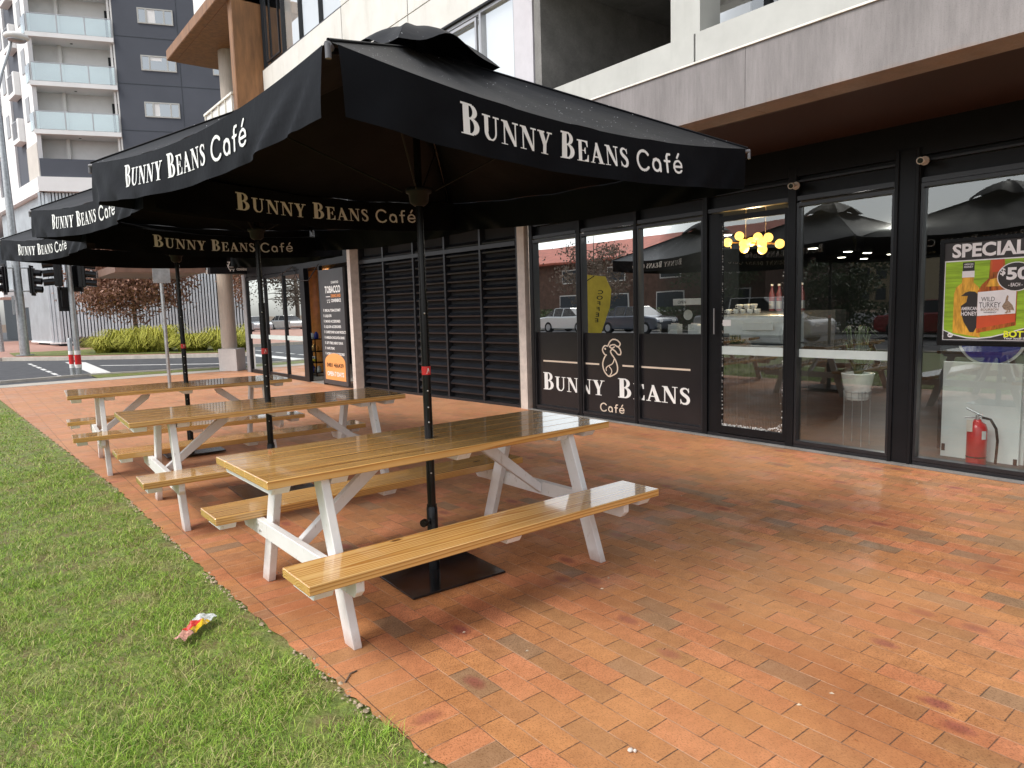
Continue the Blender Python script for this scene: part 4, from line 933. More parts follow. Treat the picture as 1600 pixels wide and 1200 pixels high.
# security cameras
def cctv(loc, ang, lab):
    t = thing('security_camera', lab, 'security camera', loc, 'small white security cameras over the windows')
    x, y, z = loc; d = (math.cos(R(ang)), math.sin(R(ang)))
    sub(t, 'mount', M_strip, lambda m: (m.tube([(x+.09, y, z+.01), (x+.075, y, z+.01)], .04, 14), m.tube([(x+.08, y, z+.01), (x, y, z)], .013, 8)))
    sub(t, 'camera_body', M_strip, lambda m: m.tube([(x-.03*d[0], y-.03*d[1], z+.008), (x+.09*d[0], y+.09*d[1], z-.012)], [.03, .032], 14), .003)
    sub(t, 'lens', M_black, lambda m: m.tube([(x+.088*d[0], y+.088*d[1], z-.0115), (x+.096*d[0], y+.096*d[1], z-.0135)], .023, 12))
cctv((6.86, 3.99, 2.755), 205, 'white security camera over the door post, left of the wide black post')
cctv((6.86, 2.76, 2.79), 200, 'white security camera over the wide black post beside the poster')
cctv((6.88, 7.15, 2.81), 150, 'white security camera over the left cafe windows')
cb = MB(); cb.tube([(6.5, 19.0, 2.75), (6.2, 18.4, 2.45), (6.1, 17.6, 2.32), (6.2, 16.9, 2.5), (6.38, 16.4, 2.7)], .012, 6); cb.tube([(6.38, 16.4, 2.7), (6.3, 15.9, 2.35), (6.3, 15.3, 2.33), (6.38, 14.9, 2.66)], .012, 6)
tag(cb.build('hanging_cable', M_black), 'black cable looping under the corner shop canopy', 'cable')

# ------------------------------------------------------------------ apartment tower across the road
T = thing('apartment_tower', 'white and slate blue apartment tower with glass balconies on a silver slatted base', 'building', (4.2, 48.5, 0))
tb = R(110); TD = np.array([math.sin(tb), math.cos(tb), 0]); TN = np.array([TD[1], -TD[0], 0]); TP = np.array([4.2, 48.5, 0])   # along front, outward
lb = R(-7.5); LD = np.array([math.sin(lb), math.cos(lb), 0]); LN = np.array([-LD[1], LD[0], 0])
if LN[0] > 0: LN = -LN
CK = TP+TD*.35
Z = np.array([0, 0, 1.])
def fb(m, s0, s1, z0, z1, d0, d1): m.fbox(TP+TD*s0+TN*d0+Z*z0, TD*(s1-s0), TN*(d1-d0), Z*(z1-z0))     # d outward
def lbx(m, s0, s1, z0, z1, d0, d1): m.fbox(CK+LD*s0+LN*d0+Z*z0, LD*(s1-s0), LN*(d1-d0), Z*(z1-z0))
TOP = 34
FL = [12.05+2.62*i for i in range(8)]
WF = [(5.97, 7.85), (9.82, 11.7), (14.5, 16.4)]
def f(m):
    fb(m, 4.67, 30, 9.72, TOP, -6, 0)
sub(T, 'slate_wall', M_tower_d, lambda m: (fb(m, 4.67, 26, 9.72, TOP, -6, 0), fb(m, .38, 4.66, 9.71, 10.72, -.2, .02)))
def f(m):
    for z in FL: fb(m, 4.68, 26, z+.42, z+.45, .0, .012)
    fb(m, 8.02, 8.05, 9.8, TOP, .0, .011); fb(m, 12.9, 12.93, 9.8, TOP, .0, .011)
sub(T, 'panel_joint', M_slatback, f)
sub(T, 'podium', M_tower_w, lambda m: (fb(m, .22, 26, 8.9, 9.70, -5, .12), lbx(m, .05, 30, 8.9, 9.70, -3, .10)))
for z in FL[:6]:
    for a, b in WF:
        if a > 12 and z > 20: continue
        def f(m, a=a, b=b, z=z):
            z0, z1 = z+1.22, z+2.08
            for q in ((a, b, z0, z0+.07), (a, b, z1-.07, z1), (a, a+.07, z0+.07, z1-.07), (b-.07, b, z0+.07, z1-.07), (a+.42, a+.50, z0+.07, z1-.07), (b-.52, b-.44, z0+.07, z1-.07)): fb(m, q[0], q[1], q[2], q[3], .0, .05)
        wn = sub(T, 'window', M_parapet, f)
        sub(wn, 'pane', M_towerglass if 'M_towerglass' in globals() else glass_mat('tower_glass', (.25, .27, .3), .35), lambda m: fb(m, a+.06, b-.06, z+1.28, z+2.02, -.02, .015))
        if 'M_towerglass' not in globals(): M_towerglass = bpy.data.materials['tower_glass']
        rb = random.random()
        if rb < .7: sub(wn, 'blind', M_tower_g, lambda m: fb(m, a+.5, a+.55+1.0*rb, z+1.30+.5*(rb > .4), z+2.0, .016, .02))
for z in FL:
    def f(m):
        fb(m, .30, 4.66, z, z+.24, -1.7, .15)
    sub(T, 'balcony_slab', M_tower_w, f)
    def f(m):
        fb(m, .40, 4.62, z+1.24, z+1.28, .06, .10)
        for s in (.40, 1.86, 3.24, 4.58): fb(m, s, s+.04, z+.24, z+1.24, .06, .10)
    rl = sub(T, 'balcony_rail', M_alu, f)
    sub(rl, 'glass_panel', M_gfilm, lambda m: [fb(m, a, b, z+.28, z+1.22, .07, .09) for a, b in ((.45, 1.84), (1.91, 3.22), (3.29, 4.56))])
    sub(rl, 'side_panel', M_gfilm, lambda m: lbx(m, .02, .9, z+.28, z+1.22, .02, .04))
def f(m):
    fb(m, .25, 4.5, 10.8, TOP, -1.5, -1.3); fb(m, 4.5, 4.66, 9.75, TOP, -1.9, -1.0)
sub(T, 'balcony_back', M_tower_g, f)
sub(T, 'balcony_pipe', M_panel2, lambda m: (fb(m, 1.55, 1.72, 10.8, TOP, -1.2, -1.05), fb(m, 4.38, 4.50, 10.8, TOP, -.35, -.2), fb(m, 4.58, 4.66, 10.8, TOP, -.15, -.03)))
for z in FL: sub(T, 'balcony_door', M_frame, lambda m: fb(m, 4.05, 4.40, z+.3, z+2.2, -1.295, -1.26))
for z in FL: sub(T, 'balcony_ceiling_light', M_dark, lambda m: fb(m, 2.3, 2.42, z-.02, z+.01, -.7, -.6))
# left side face: white bays, slate recesses
def f(m):
    lbx(m, .0, 2.4, 9.71, TOP, -.22, 0)
    for s0, s1 in ((5.3, 7.6), (10.4, 13), (16, 19), (22, 30)): lbx(m, s0, s1, 9.71, TOP, -1.6, .0)
sub(T, 'side_bay', M_tower_w, f)
sub(T, 'side_recess', M_tower_d, lambda m: [lbx(m, a, b, 9.71, TOP, -3, -.12) for a, b in ((2.41, 5.29), (7.61, 10.39), (13.01, 15.99), (19.01, 21.99))])
sub(T, 'side_panel_cladding', M_tower_p, lambda m: lbx(m, .02, 2.4, 9.72, 11.6, .0, .03))
for z in FL:
    for s0, s1 in ((2.42, 4.1), (7.7, 9.6), (13.2, 15)):
        sb = sub(T, 'side_balcony', M_tower_w, lambda m: (lbx(m, s0, s1, z, z+.24, -.1, .32), lbx(m, s0, s0+.35, z+.24, z+1.3, .0, .31)))
        def f(m):
            lbx(m, s0+.46, s1, z+1.2, z+1.25, .27, .31)
            for k in range(8): lbx(m, s0+.5+k*(s1-s0-.55)/7, s0+.53+k*(s1-s0-.55)/7, z+.24, z+1.2, .28, .30)
        sub(sb, 'railing', M_alu, f)
    for s0 in (.8, 5.9, 11.2, 17): sub(T, 'side_window', M_tower_sh, lambda m: lbx(m, s0, s0+.8, z+.9, z+2.2, .0, .035))
# slatted podium
def f(m):
    for i in range(112):
        s = .05+i*.175; fb(m, s, s+.112, .32, 8.88, -.42, -.26)
    for i in range(70):
        s = .1+i*.175
        lo = .32 if s < 7.2 else (2.5 if s < 9 else 3.1)
        lbx(m, s, s+.112, lo, 8.88, -.42, -.26)
sub(T, 'slat_screen', M_slat, f)
sub(T, 'screen_backing', M_slatback, lambda m: (fb(m, .3, 26, 0, 8.88, -5, -.62), lbx(m, .3, 7.2, 0, 8.88, -4, -.62), lbx(m, 7.2, 30, 0, 8.88, -6, -3)))
sub(T, 'screen_sill', M_tower_w, lambda m: (fb(m, -.05, 20, .22, .32, -.5, -.2), lbx(m, 0, 7.2, .22, .32, -.5, -.2)))
sub(T, 'entrance_canopy', M_tower_w, lambda m: lbx(m, 8.5, 16, 3.2, 3.7, -2, .8))

# ------------------------------------------------------------------ trees and plants
def leaf_mat(name, cols):
    g = NG(name); P = g.pos(); n = g.noise(P, 9, 2, .6); k = len(cols)-1
    n2 = g.noise(P, 1.1, 2, .6); c = g.ramp(g.math('ADD', g.math('MULTIPLY', n, .7), g.math('MULTIPLY', n2, .3)), [(0.34+.32*i/k, c) for i, c in enumerate(cols)])
    g.set(Base_Color=c, Roughness=.6); return g.m
M_bark = pm('bark', (.16, .12, .09), .9, var=.3, scale=12, bump=.5)
M_brownleaf = leaf_mat('autumn_brown_leaf', [(.11, .05, .03), (.22, .10, .065), (.34, .18, .12), (.45, .27, .19)])
M_greenleaf = leaf_mat('olive_leaf', [(.02, .035, .012), (.045, .07, .02), (.08, .11, .03)])
M_strapleaf = leaf_mat('lime_strap_leaf', [(.14, .17, .02), (.40, .40, .05), (.66, .60, .14)])
def tree(loc, h, cz, rx, rz, n, ls, lmat, label, name='tree', group=None, seed=1, tw=0.12, taper=0.0):
    rng = np.random.default_rng(seed); x, y, z = loc
    t = thing(name, label, 'tree', loc, group)
    def f(m):
        m.tube([(x, y, z), (x+.03, y, z+h*.4), (x-.02, y+.03, z+h*.95)], [tw, tw*.7, tw*.15], 8)
        for i in range(26):
            a = i*2.4; zz = z+cz-rz*.8+rz*1.5*i/26; rr = rx*(.95-.6*i/26)*rng.uniform(.7, 1)
            m.tube([(x, y, zz), (x+rr*.5*math.cos(a), y+rr*.5*math.sin(a), zz+.12), (x+rr*math.cos(a), y+rr*math.sin(a), zz+rng.uniform(-.1, .25))], [tw*.35, tw*.2, .01], 5)
    sub(t, 'trunk', M_bark, f)
    nc = max(30, n//70); cl = []
    while len(cl) < nc:
        p = rng.uniform(-1, 1, 3)
        if (p**2).sum() > 1: continue
        w_ = 1-taper*(p[2]+1)/2; cl.append((p[0]*rx*w_, p[1]*rx*w_, p[2]*rz))
    cl = np.array(cl); k = rng.integers(0, nc, n)
    sp = np.array([rx, rx, rz*.6])*.15; P = cl[k]+rng.normal(0, 1, (n, 3))*sp; P += np.array([x, y, z+cz])
    a = rng.normal(0, 1, (n, 3)); a /= np.linalg.norm(a, axis=1)[:, None]; b = np.cross(a, rng.normal(0, 1, (n, 3))); b /= np.linalg.norm(b, axis=1)[:, None]
    s = ls*rng.uniform(.6, 1.3, (n, 1)); V = np.stack([P-a*s, P+b*s*.5, P+a*s, P-b*s*.5], 1).reshape(-1, 3)
    fast('crown', V, np.arange(4*n), lmat, t, 4); return t
tree((6.9, 38.5, .1), 6.6, 3.9, 2.9, 2.45, 26000, .085, M_brownleaf, 'bare-limbed tree holding brown autumn leaves, left one beside the slatted base', group='brown-leaved street trees', seed=3, taper=.45)
tree((12.9, 36.6, .1), 6.4, 3.9, 2.3, 2.4, 15000, .085, M_brownleaf, 'brown autumn tree half hidden behind the round corner column', group='brown-leaved street trees', seed=5, taper=.4)
def grass_clump(loc, r, h, n, mat, label, name, cat, group, seed):
    rng = np.random.default_rng(seed); x, y, z = loc; V = []; F = []
    a = rng.uniform(0, 2*np.pi, n); rr = r*.45*np.sqrt(rng.uniform(0, 1, n)); bx = x+rr*np.cos(a); by = y+rr*np.sin(a)
    ln = rng.uniform(.35, 1.35, n)*r; hh = h*rng.uniform(.35, 1.2, n); a2 = a+rng.normal(0, .5, n); w_ = .014+.014*rng.uniform(0, 1, n)
    px, py = -np.sin(a2)*w_, np.cos(a2)*w_
    pts = []
    for f_, zf in ((0, 0), (.22, .72), (.6, 1.0), (1.0, .62)):
        cx = bx+np.cos(a2)*ln*f_; cy = by+np.sin(a2)*ln*f_; cz = z+hh*zf; k = 1-.8*f_
        pts += [np.stack([cx-px*k, cy-py*k, cz], 1), np.stack([cx+px*k, cy+py*k, cz], 1)]
    V = np.stack(pts, 1).reshape(-1, 3); i = np.arange(n)*8; F = np.stack([np.stack([i+2*j, i+2*j+1, i+2*j+3, i+2*j+2], 1) for j in range(3)], 1).reshape(-1)
    o = fast(name, V, F, mat, None, 4); return tag(o, label, cat, group)
for i in range(9):
    u = i/8; grass_clump((5.15+u*5.2+.2*math.sin(i*2.1), 36.0-u*5.6+.7*(i % 2), .1), (.75, 1.05, .85, 1.15)[i % 4], (.62, .9, .72, 1.0, .66)[i % 5], 560, M_strapleaf,
        ['leftmost lime strap-leaf clump by the kerb', 'second lime strap-leaf clump from the left', 'third lime strap-leaf clump from the left', 'lime strap-leaf clump just left of the brown tree trunk', 'lime strap-leaf clump in front of the brown tree trunk', 'lime strap-leaf clump just right of the thin sign pole', 'lime strap-leaf clump behind the farthest umbrella pole', 'lime strap-leaf clump left of the corner column', 'lime strap-leaf clump nearest the corner column'][i],
        'ornamental_grass', 'ornamental grass', 'lime grass clumps along the far kerb', 20+i)
for i in range(7):
    grass_clump((5.5+i*1.0, 44.5-i*.65, .1), .6, .5, 500, leaf_mat('dusky_shrub_leaf', [(.04, .03, .025), (.09, .06, .05), (.14, .10, .08)]) if i == 0 else bpy.data.materials['dusky_shrub_leaf'],
        'one of the low dusky shrubs lined up under the silver slats', 'low_shrub', 'shrub', 'low shrubs under the silver slats', 60+i)

# ------------------------------------------------------------------ street furniture
def head(t, x, y, z, ang, s=1.0):      # signal head facing ang
    d = np.array([math.cos(R(ang)), math.sin(R(ang)), 0]); q = np.array([-d[1], d[0], 0]); O = np.array([x, y, z])
    def f(m): m.fbox(O-q*.17*s-d*.12, q*.34*s, d*.2, Z*1.05*s)
    h_ = sub(t, 'signal_head', M_black, f, .02)
    sub(h_, 'backboard', M_dark, lambda m: m.fbox(O-q*.27*s-d*.03-Z*.1, q*.54*s, d*.02, Z*1.25*s))
    for k in range(3):
        c = O+Z*(.18+.34*k)*s+d*.08
        sub(h_, 'visor', M_black, lambda m: m.tube([c, c+d*.26+Z*-.03], .135*s, 12, caps=False))
        sub(h_, 'lens', [pm('green_lens', (.02, .06, .04), .3), pm('amber_lens', (.1, .05, .01), .3), pm('red_lens', (.1, .01, .01), .3)][k] if 'green_lens' not in bpy.data.materials or k and ['', 'amber_lens', 'red_lens'][k] not in bpy.data.materials else bpy.data.materials[['green_lens', 'amber_lens', 'red_lens'][k]], lambda m: m.tube([c, c+d*.01], .12*s, 12))
SL = thing('street_light', 'tall galvanised street light with traffic signals beside the far road corner', 'street light', (2.29, 37.5, .1))
sub(SL, 'pole', M_galv, lambda m: m.tube([(2.29, 37.5, .1), (2.29, 37.5, 5), (2.24, 37.5, 10.4), (2.25, 37.5, 11.2), (2.5, 37.5, 12.1), (2.85, 37.5, 13.1), (2.95, 37.5, 13.5)], [.19, .16, .10, .085, .06, .055, .055], 12))
lh = sub(SL, 'lamp_head', M_panel2, lambda m: m.ball((3.12, 37.3, 13.6), .48, 14, 8, (1, .8, .38)))
sub(lh, 'lamp_glass', M_alu, lambda m: m.ball((3.12, 37.3, 13.47), .36, 12, 6, (1, .8, .35)))
sub(SL, 'collar', M_galv, lambda m: m.lathe([(.34, .1), (.34, .14)], (2.29, 37.5, 0)))
head(SL, 1.80, 37.4, 2.85, 190, 1.05); head(SL, 2.84, 37.4, 2.80, -20, 1.05)
sub(SL, 'bracket', M_galv, lambda m: (m.tube([(1.9, 37.4, 2.9), (2.9, 37.4, 2.9)], .03, 6), m.tube([(1.9, 37.4, 3.9), (2.9, 37.4, 3.9)], .03, 6)))
sub(SL, 'control_box', M_galv, lambda m: m.box(2.0, 37.15, 1.9, 2.08, 37.35, 2.7))
TS = thing('traffic_signal', 'galvanised traffic signal post with black signal heads on the near road corner', 'traffic light', (2.62, 23.6, 0))
sub(TS, 'post', M_galv, lambda m: m.tube([(2.68, 23.6, 0), (2.66, 23.6, 4.2)], .075, 12))
sub(TS, 'red_white_sleeve', M_redst, lambda m: m.lathe([(.082, .32), (.082, .60)], (2.68, 23.6, 0)))
sub(TS, 'white_band', M_white, lambda m: (m.lathe([(.0815, .22), (.0815, .319)], (2.68, 23.6, 0)), m.lathe([(.0815, .601), (.0815, .72)], (2.68, 23.6, 0))))
head(TS, 2.36, 23.5, 2.55, 175, .72); head(TS, 2.97, 23.5, 2.52, -10, .72); head(TS, 2.5, 23.75, 1.95, 95, .55); head(TS, 2.84, 23.8, 2.5, 100, .62)
bo = thing('bollard', 'short grey bollard with red and white bands beside the traffic signal post', 'bollard', (2.50, 23.45, 0))
sub(bo, 'post', M_galv, lambda m: m.lathe([(.06, 0), (.06, 1.04), (.04, 1.09)], (2.50, 23.45, 0)))
sub(bo, 'red_band', M_redst, lambda m: m.lathe([(.062, .35), (.062, .62)], (2.50, 23.45, 0))); sub(bo, 'white_band', M_white, lambda m: (m.lathe([(.0625, .24), (.0625, .349)], (2.50, 23.45, 0)), m.lathe([(.0625, .621), (.0625, .72)], (2.50, 23.45, 0))))
sp_ = thing('sign_post', 'thin galvanised sign post with the back of a small sign plate', 'street sign', (3.70, 17.3, 0))
sub(sp_, 'post', M_galv, lambda m: m.tube([(3.70, 17.3, 0), (3.70, 17.3, 2.72)], .038, 10)); sub(sp_, 'sign_plate', M_galv, lambda m: m.box(3.52, 17.24, 2.36, 3.88, 17.25, 2.72), .002)
lp = MB(); lp.tube([(1.75, 44, .1), (1.72, 44, 3.0)], .10, 10); tag(lp.build('sign_pole', M_galv), 'grey pole at the far left edge beside the dark doorway', 'pole')

# ------------------------------------------------------------------ litter
wr = thing('food_wrapper', 'crumpled red, yellow and clear plastic food wrapper lying on the grass', 'wrapper', (.80, 3.70, 0))
def wsheet(u0, u1, v0, v1, nu=10, nv=6, dz=0.0):
    A = np.array([.715, 3.605, .028]); U = np.array([.185, .20, .004]); Vv = np.array([.036, -.034, .0])
    vs = []; fs = []
    for j in range(nv+1):
        for i in range(nu+1):
            u = u0+(u1-u0)*i/nu; v = v0+(v1-v0)*j/nv; wdt = .62+.55*u**1.5
            p = A+U*u+Vv*(v*wdt); p[2] += .014*(1-v*v)+.005*math.sin(u*17+v*5)+.003*math.sin(u*41+v*9)+dz; vs.append(p)
    for j in range(nv):
        for i in range(nu): a = j*(nu+1)+i; fs.append((a, a+1, a+nu+2, a+nu+1))
    return vs, fs
def wp(name, mat, *a, dz=0.0):
    vs, fs = wsheet(*a, dz=dz); return sub(wr, name, mat, lambda m: m.add(vs, fs, True))
wp('clear_film', pm('clear_plastic_film', (.62, .66, .64), .15, var=.35, scale=60, spec=.8), .72, 1.0, -1, 1)
wp('red_panel', pm('red_print_film', (.72, .06, .05), .25, var=.25, scale=60, coat=.4), .30, .73, -.95, .35, dz=.001); wp('yellow_panel', pm('yellow_print_film', (.80, .52, .03), .25, var=.2, scale=60, coat=.4), .32, .80, .35, 1.0, dz=.001)
wp('torn_end', pm('pink_stained_film', (.70, .36, .28), .3, var=.35, scale=70, coat=.3), .0, .31, -1, 1)
cr = MB(); cr.ball((1.764, 1.618, .008), .012, 10, 6, (1, .8, .6)); cr.ball((1.775, 1.606, .006), .007, 8, 5); tag(cr.build('food_scrap', M_strip), 'small pale food scrap on the bricks at the bottom', 'food scrap')
rng = random.Random(11); pt = [(1.74, 2.55), (2.62, 2.28), (3.05, 2.75), (3.44, 2.40), (2.9, 2.1), (3.7, 3.2), (4.4, 3.4), (5.2, 3.1), (5.9, 3.4), (4.9, 5.2), (6.5, 2.6), (6.3, 3.9), (5.8, 2.4), (4.1, 2.2), (2.3, 1.6), (6.7, 5.2), (3.9, 4.8), (5.3, 4.4)]
V = []; F = []
for x, y in pt:
    for k in range(3):
        a = rng.uniform(0, 6.28); s = rng.uniform(.005, .014); xx, yy = x+rng.gauss(0, .22), y+rng.gauss(0, .22); b = len(V)
        V += [(xx-s*math.cos(a), yy-s*math.sin(a), .001), (xx+s*.3*math.sin(a), yy-s*.3*math.cos(a), .006), (xx+s*math.cos(a), yy+s*math.sin(a), .002), (xx-s*.3*math.sin(a), yy+s*.3*math.cos(a), .001)]; F += [b, b+1, b+2, b+3]
tag(fast('paving_debris', V, F, pm('pale_debris', (.55, .45, .33), .8, var=.4, scale=30), None, 4), kind='stuff')
twig = MB(); twig.tube([(1.185, 2.74, .004), (1.235, 2.79, .006), (1.27, 2.80, .004)], .0035, 5); tag(twig.build('twig', M_bark), 'short dark twig lying across the brick edge', 'twig')

# ------------------------------------------------------------------ inside the cafe
for i, (x, y, z, e, c) in enumerate([(8.6, 5.55, 2.15, 16, (1, .72, .4)), (7.35, 1.7, 2.78, 46, (.95, 1, .97)), (7.35, 3.5, 2.78, 22, (1, .95, .9)), (7.7, 7.0, 2.78, 30, (1, .95, .9)), (14, 6, 2.78, 40, (1, .93, .85)), (8.6, 17.4, 2.7, 30, (1, .95, .9))]):  # chandelier and ceiling lamps, plus added window-side fill for the board and plant
    ld = bpy.data.lights.new('room_and_fill_lamp', 'POINT'); ld.energy = e; ld.color = c; ld.shadow_soft_size = .08; lo = bpy.data.objects.new('room_and_fill_lamp', ld); C.objects.link(lo); lo.location = (x, y, z)
M_glow = pm('warm_glass_globe', (1, .7, .3), .5, emis=(1, .55, .10), es=1.5)
M_glow2 = pm('downlight_glow', (1, .9, .7), .5, emis=(1, .9, .75), es=9)
M_glow3 = pm('orange_lamp_glow', (1, .4, .1), .5, emis=(1, .28, .06), es=2.2)
M_brass = pm('brass', (.55, .33, .12), .3, .9)
ch = thing('chandelier', 'brass branch chandelier with eleven round yellow globes inside the glass door', 'chandelier', (8.6, 5.55, 2.87))
gl_ = []
for px, py in ((167, 551), (287, 472), (404, 542), (385, 625), (345, 565), (490, 485), (605, 552), (580, 635), (545, 575), (680, 497), (788, 568)):
    X_, Y_ = 1120+px/8, 310+py/8; gl_.append((5.925-(X_-1140)*.00977, 2.42-(Y_-378)*.0090-(X_-1140)*.0008))
sub(ch, 'arm', M_brass, lambda m: (m.tube([(8.62, gl_[0][0], gl_[0][1]), (8.62, gl_[10][0], gl_[10][1])], .012, 8), [m.tube([(8.62, y, 2.34), (8.60+.03*((i % 3)-1), y, z)], .008, 6) for i, (y, z) in enumerate(gl_)]))
sub(ch, 'stem', M_brass, lambda m: (m.tube([(8.62, 5.68, 2.35), (8.62, 5.68, 2.87)], .005, 6), m.tube([(8.62, 5.38, 2.35), (8.62, 5.38, 2.87)], .005, 6)))
for i, (y, z) in enumerate(gl_): sub(ch, 'globe', M_glow, lambda m: m.ball((8.60+.06*((i % 3)-1), y, z), .062, 18, 12))
for (x, y), g_, lab in (((16.98, 9.28), M_glow2, 'round white ceiling downlight, leftmost in the plant window'), ((21.75, 10.95), M_glow2, 'round white ceiling downlight behind the second one'), ((19.27, 9.53), M_glow2, 'round white ceiling downlight, second from the left, low'), ((23.4, 11.04), M_glow2, 'round white ceiling downlight, farthest inside the cafe'),
        ((20.49, 9.58), M_glow2, 'round white ceiling downlight in the middle of the plant window'), ((22.0, 9.58), M_glow2, 'round white ceiling downlight, rightmost in the plant window'), ((11.63, 8.1), M_glow2, 'round white ceiling downlight behind the right rabbit window'), ((9.4, 7.75), M_glow3, 'orange ceiling lamp behind the right rabbit window'), ((10.6, 10.09), M_glow3, 'orange ceiling lamp behind the middle rabbit window')):
    d_ = thing('ceiling_light', lab, 'ceiling light', (x, y, 2.86), 'ceiling lights in the cafe')
    sub(d_, 'trim', M_white, lambda m: m.lathe([(.13, 2.845), (.13, 2.865)], (x, y, 0))); sub(d_, 'lamp', g_, lambda m: m.lathe([(.11, 2.838), (.11, 2.844)], (x, y, 0)))
M_cab = pm('counter_front', (.07, .065, .06), .5)
M_ceram = pm('white_ceramic', (.68, .68, .66), .25, var=.04); M_mach = pm('coffee_machine_shell', (.42, .44, .45), .3, .3)
co = thing('counter', 'dark cafe counter under the coffee machine', 'counter', (8.7, 5.6, 0)); sub(co, 'cabinet', M_cab, lambda m: m.box(8.35, 4.6, 0, 9.1, 8.2, .90)); sub(co, 'benchtop', M_inwall, lambda m: m.box(8.3, 4.55, .90, 9.15, 8.25, .94))
cm = thing('coffee_machine', 'grey espresso machine with cups on top, behind the glass door', 'coffee machine', (8.7, 5.5, .94))
sub(cm, 'shell', M_mach, lambda m: (m.prism([(8.45, 1.02), (8.45, 1.14), (8.52, 1.40), (9.0, 1.42), (9.0, 1.02)], (0, 5.02, 0), (1, 0, 0), (0, 0, 1), (0, 1.0, 0))), .01)
sub(cm, 'base', M_mach, lambda m: m.box(8.42, 5.02, .941, 9.0, 6.02, 1.0), .01); sub(cm, 'front_panel', M_ceram, lambda m: m.box(8.43, 5.15, 1.20, 8.449, 5.6, 1.30))
for i in range(2): sub(cm, 'portafilter', M_black, lambda m: m.tube([(8.44, 5.35+i*.35, 1.10), (8.22, 5.35+i*.35, 1.09)], .018, 8))
def cup(x, y, z, lab, r=.045):
    t = thing('cup', lab, 'cup', (x, y, z), 'white cups stacked on the coffee machine'); sub(t, 'bowl', M_ceram, lambda m: m.lathe([(.6*r, 0), (r*.95, .03), (r, .065), (r*.9, .065), (r*.8, .03)], (x, y, z), 16)); sub(t, 'handle', M_ceram, lambda m: m.tube([(x, y+r*.9, z+.05), (x, y+r*1.7, z+.045), (x, y+r*1.6, z+.02), (x, y+r*.8, z+.015)], .006, 6))
for i, (yy, zz, lb_) in enumerate([(5.93, 1.42, 'leftmost white cup on the coffee machine'), (5.81, 1.42, 'second white cup from the left on the coffee machine'), (5.70, 1.42, 'third white cup along, lower row'), (5.59, 1.42, 'fourth white cup along, lower row'), (5.48, 1.42, 'rightmost white cup of the lower row'), (5.75, 1.487, 'left white cup of the upper row'), (5.64, 1.487, 'middle white cup of the upper row'), (5.53, 1.487, 'right white cup of the upper row')]): cup(8.6, yy, zz, lb_)
M_syrup = pm('pink_red_bottle', (.16, .035, .04), .25, var=.1)
sh = thing('bottle_shelf', 'low shelf behind the coffee machine carrying syrup bottles', 'shelf', (9.3, 5.4, 0)); sub(sh, 'board', M_cab, lambda m: m.box(9.2, 4.7, 0, 9.5, 6.6, 1.44))
for i in range(5):
    y = 5.72-.115*i; t = thing('syrup_bottle', ['leftmost', 'second', 'middle', 'fourth', 'rightmost'][i]+' red and silver syrup bottle on the shelf behind the cups', 'bottle', (9.35, y, 1.44), 'red syrup bottles behind the coffee machine')
    sub(t, 'glass_body', M_syrup, lambda m: m.lathe([(.042, 0), (.042, .24), (.018, .32), (.018, .36)], (9.35, y, 1.44), 14)); sub(t, 'cap', M_white, lambda m: m.lathe([(.02, .36), (.02, .385)], (9.35, y, 1.44), 12)); sub(t, 'silver_label', M_alu, lambda m: m.lathe([(.0425, .03), (.0425, .14)], (9.35, y, 1.44), 14))
pb = thing('bowl_plant', 'small dark plant in a brown woven bowl behind the glass door', 'potted plant', (8.15, 5.55, .94))
sub(pb, 'bowl', pm('woven_bowl', (.16, .09, .05), .7, bump=.5), lambda m: m.lathe([(.07, 0), (.15, .04), (.18, .11), (.16, .11)], (8.15, 5.55, .92)))
def f(m):
    for i in range(60):
        a = i*2.4; r = .17*((i % 9)/9); m.tube([(8.15+r*.6*math.cos(a), 5.55+r*.6*math.sin(a), 1.0), (8.15+r*math.cos(a), 5.55+r*math.sin(a), 1.06+.08*math.sin(i*1.7)**2), (8.15+1.2*r*math.cos(a+.3), 5.55+1.2*r*math.sin(a+.3), 1.03)], [.004, .014, .002], 4)
sub(pb, 'leaves', M_greenleaf, f); st_ = thing('plant_table', 'small dark side table under the bowl plant', 'table', (8.12, 5.55, 0)); sub(st_, 'top', M_cab, lambda m: m.box(7.95, 5.35, .89, 8.29, 5.75, .92)); [sub(st_, 'leg', M_cab, lambda m: m.box(7.97+dx, 5.37+dy, 0, 8.0+dx, 5.40+dy, .89)) for dx in (0, .27) for dy in (0, .33)]
lg_ = thing('window_ledge', 'pale ledge along the rabbit windows holding glasses and pots', 'shelf', (7.35, 6.8, 0)); sub(lg_, 'board', M_inwall, lambda m: m.box(7.2, 5.2, 1.15, 7.55, 8.3, 1.20)); sub(lg_, 'support', M_dark, lambda m: m.box(7.5, 5.2, 0, 7.54, 8.3, 1.15))
for i in range(3):
    y = (6.23, 5.88, 5.56)[i]; t = thing('white_tub', ['left', 'middle', 'right'][i]+' square white tub on the ledge behind the right rabbit window', 'tub', (7.35, y, 1.2), 'white tubs on the window ledge')
    sub(t, 'box', M_ceram, lambda m: m.box(7.29, y-.075, 1.20, 7.41, y+.075, 1.32), .006); sub(t, 'contents', M_strip, lambda m: [m.ball((7.35, y-.05+.033*k, 1.32), .018, 8, 5) for k in range(4)])
M_clear = glass_mat('drinking_glass', (.8, .85, .85), .25)
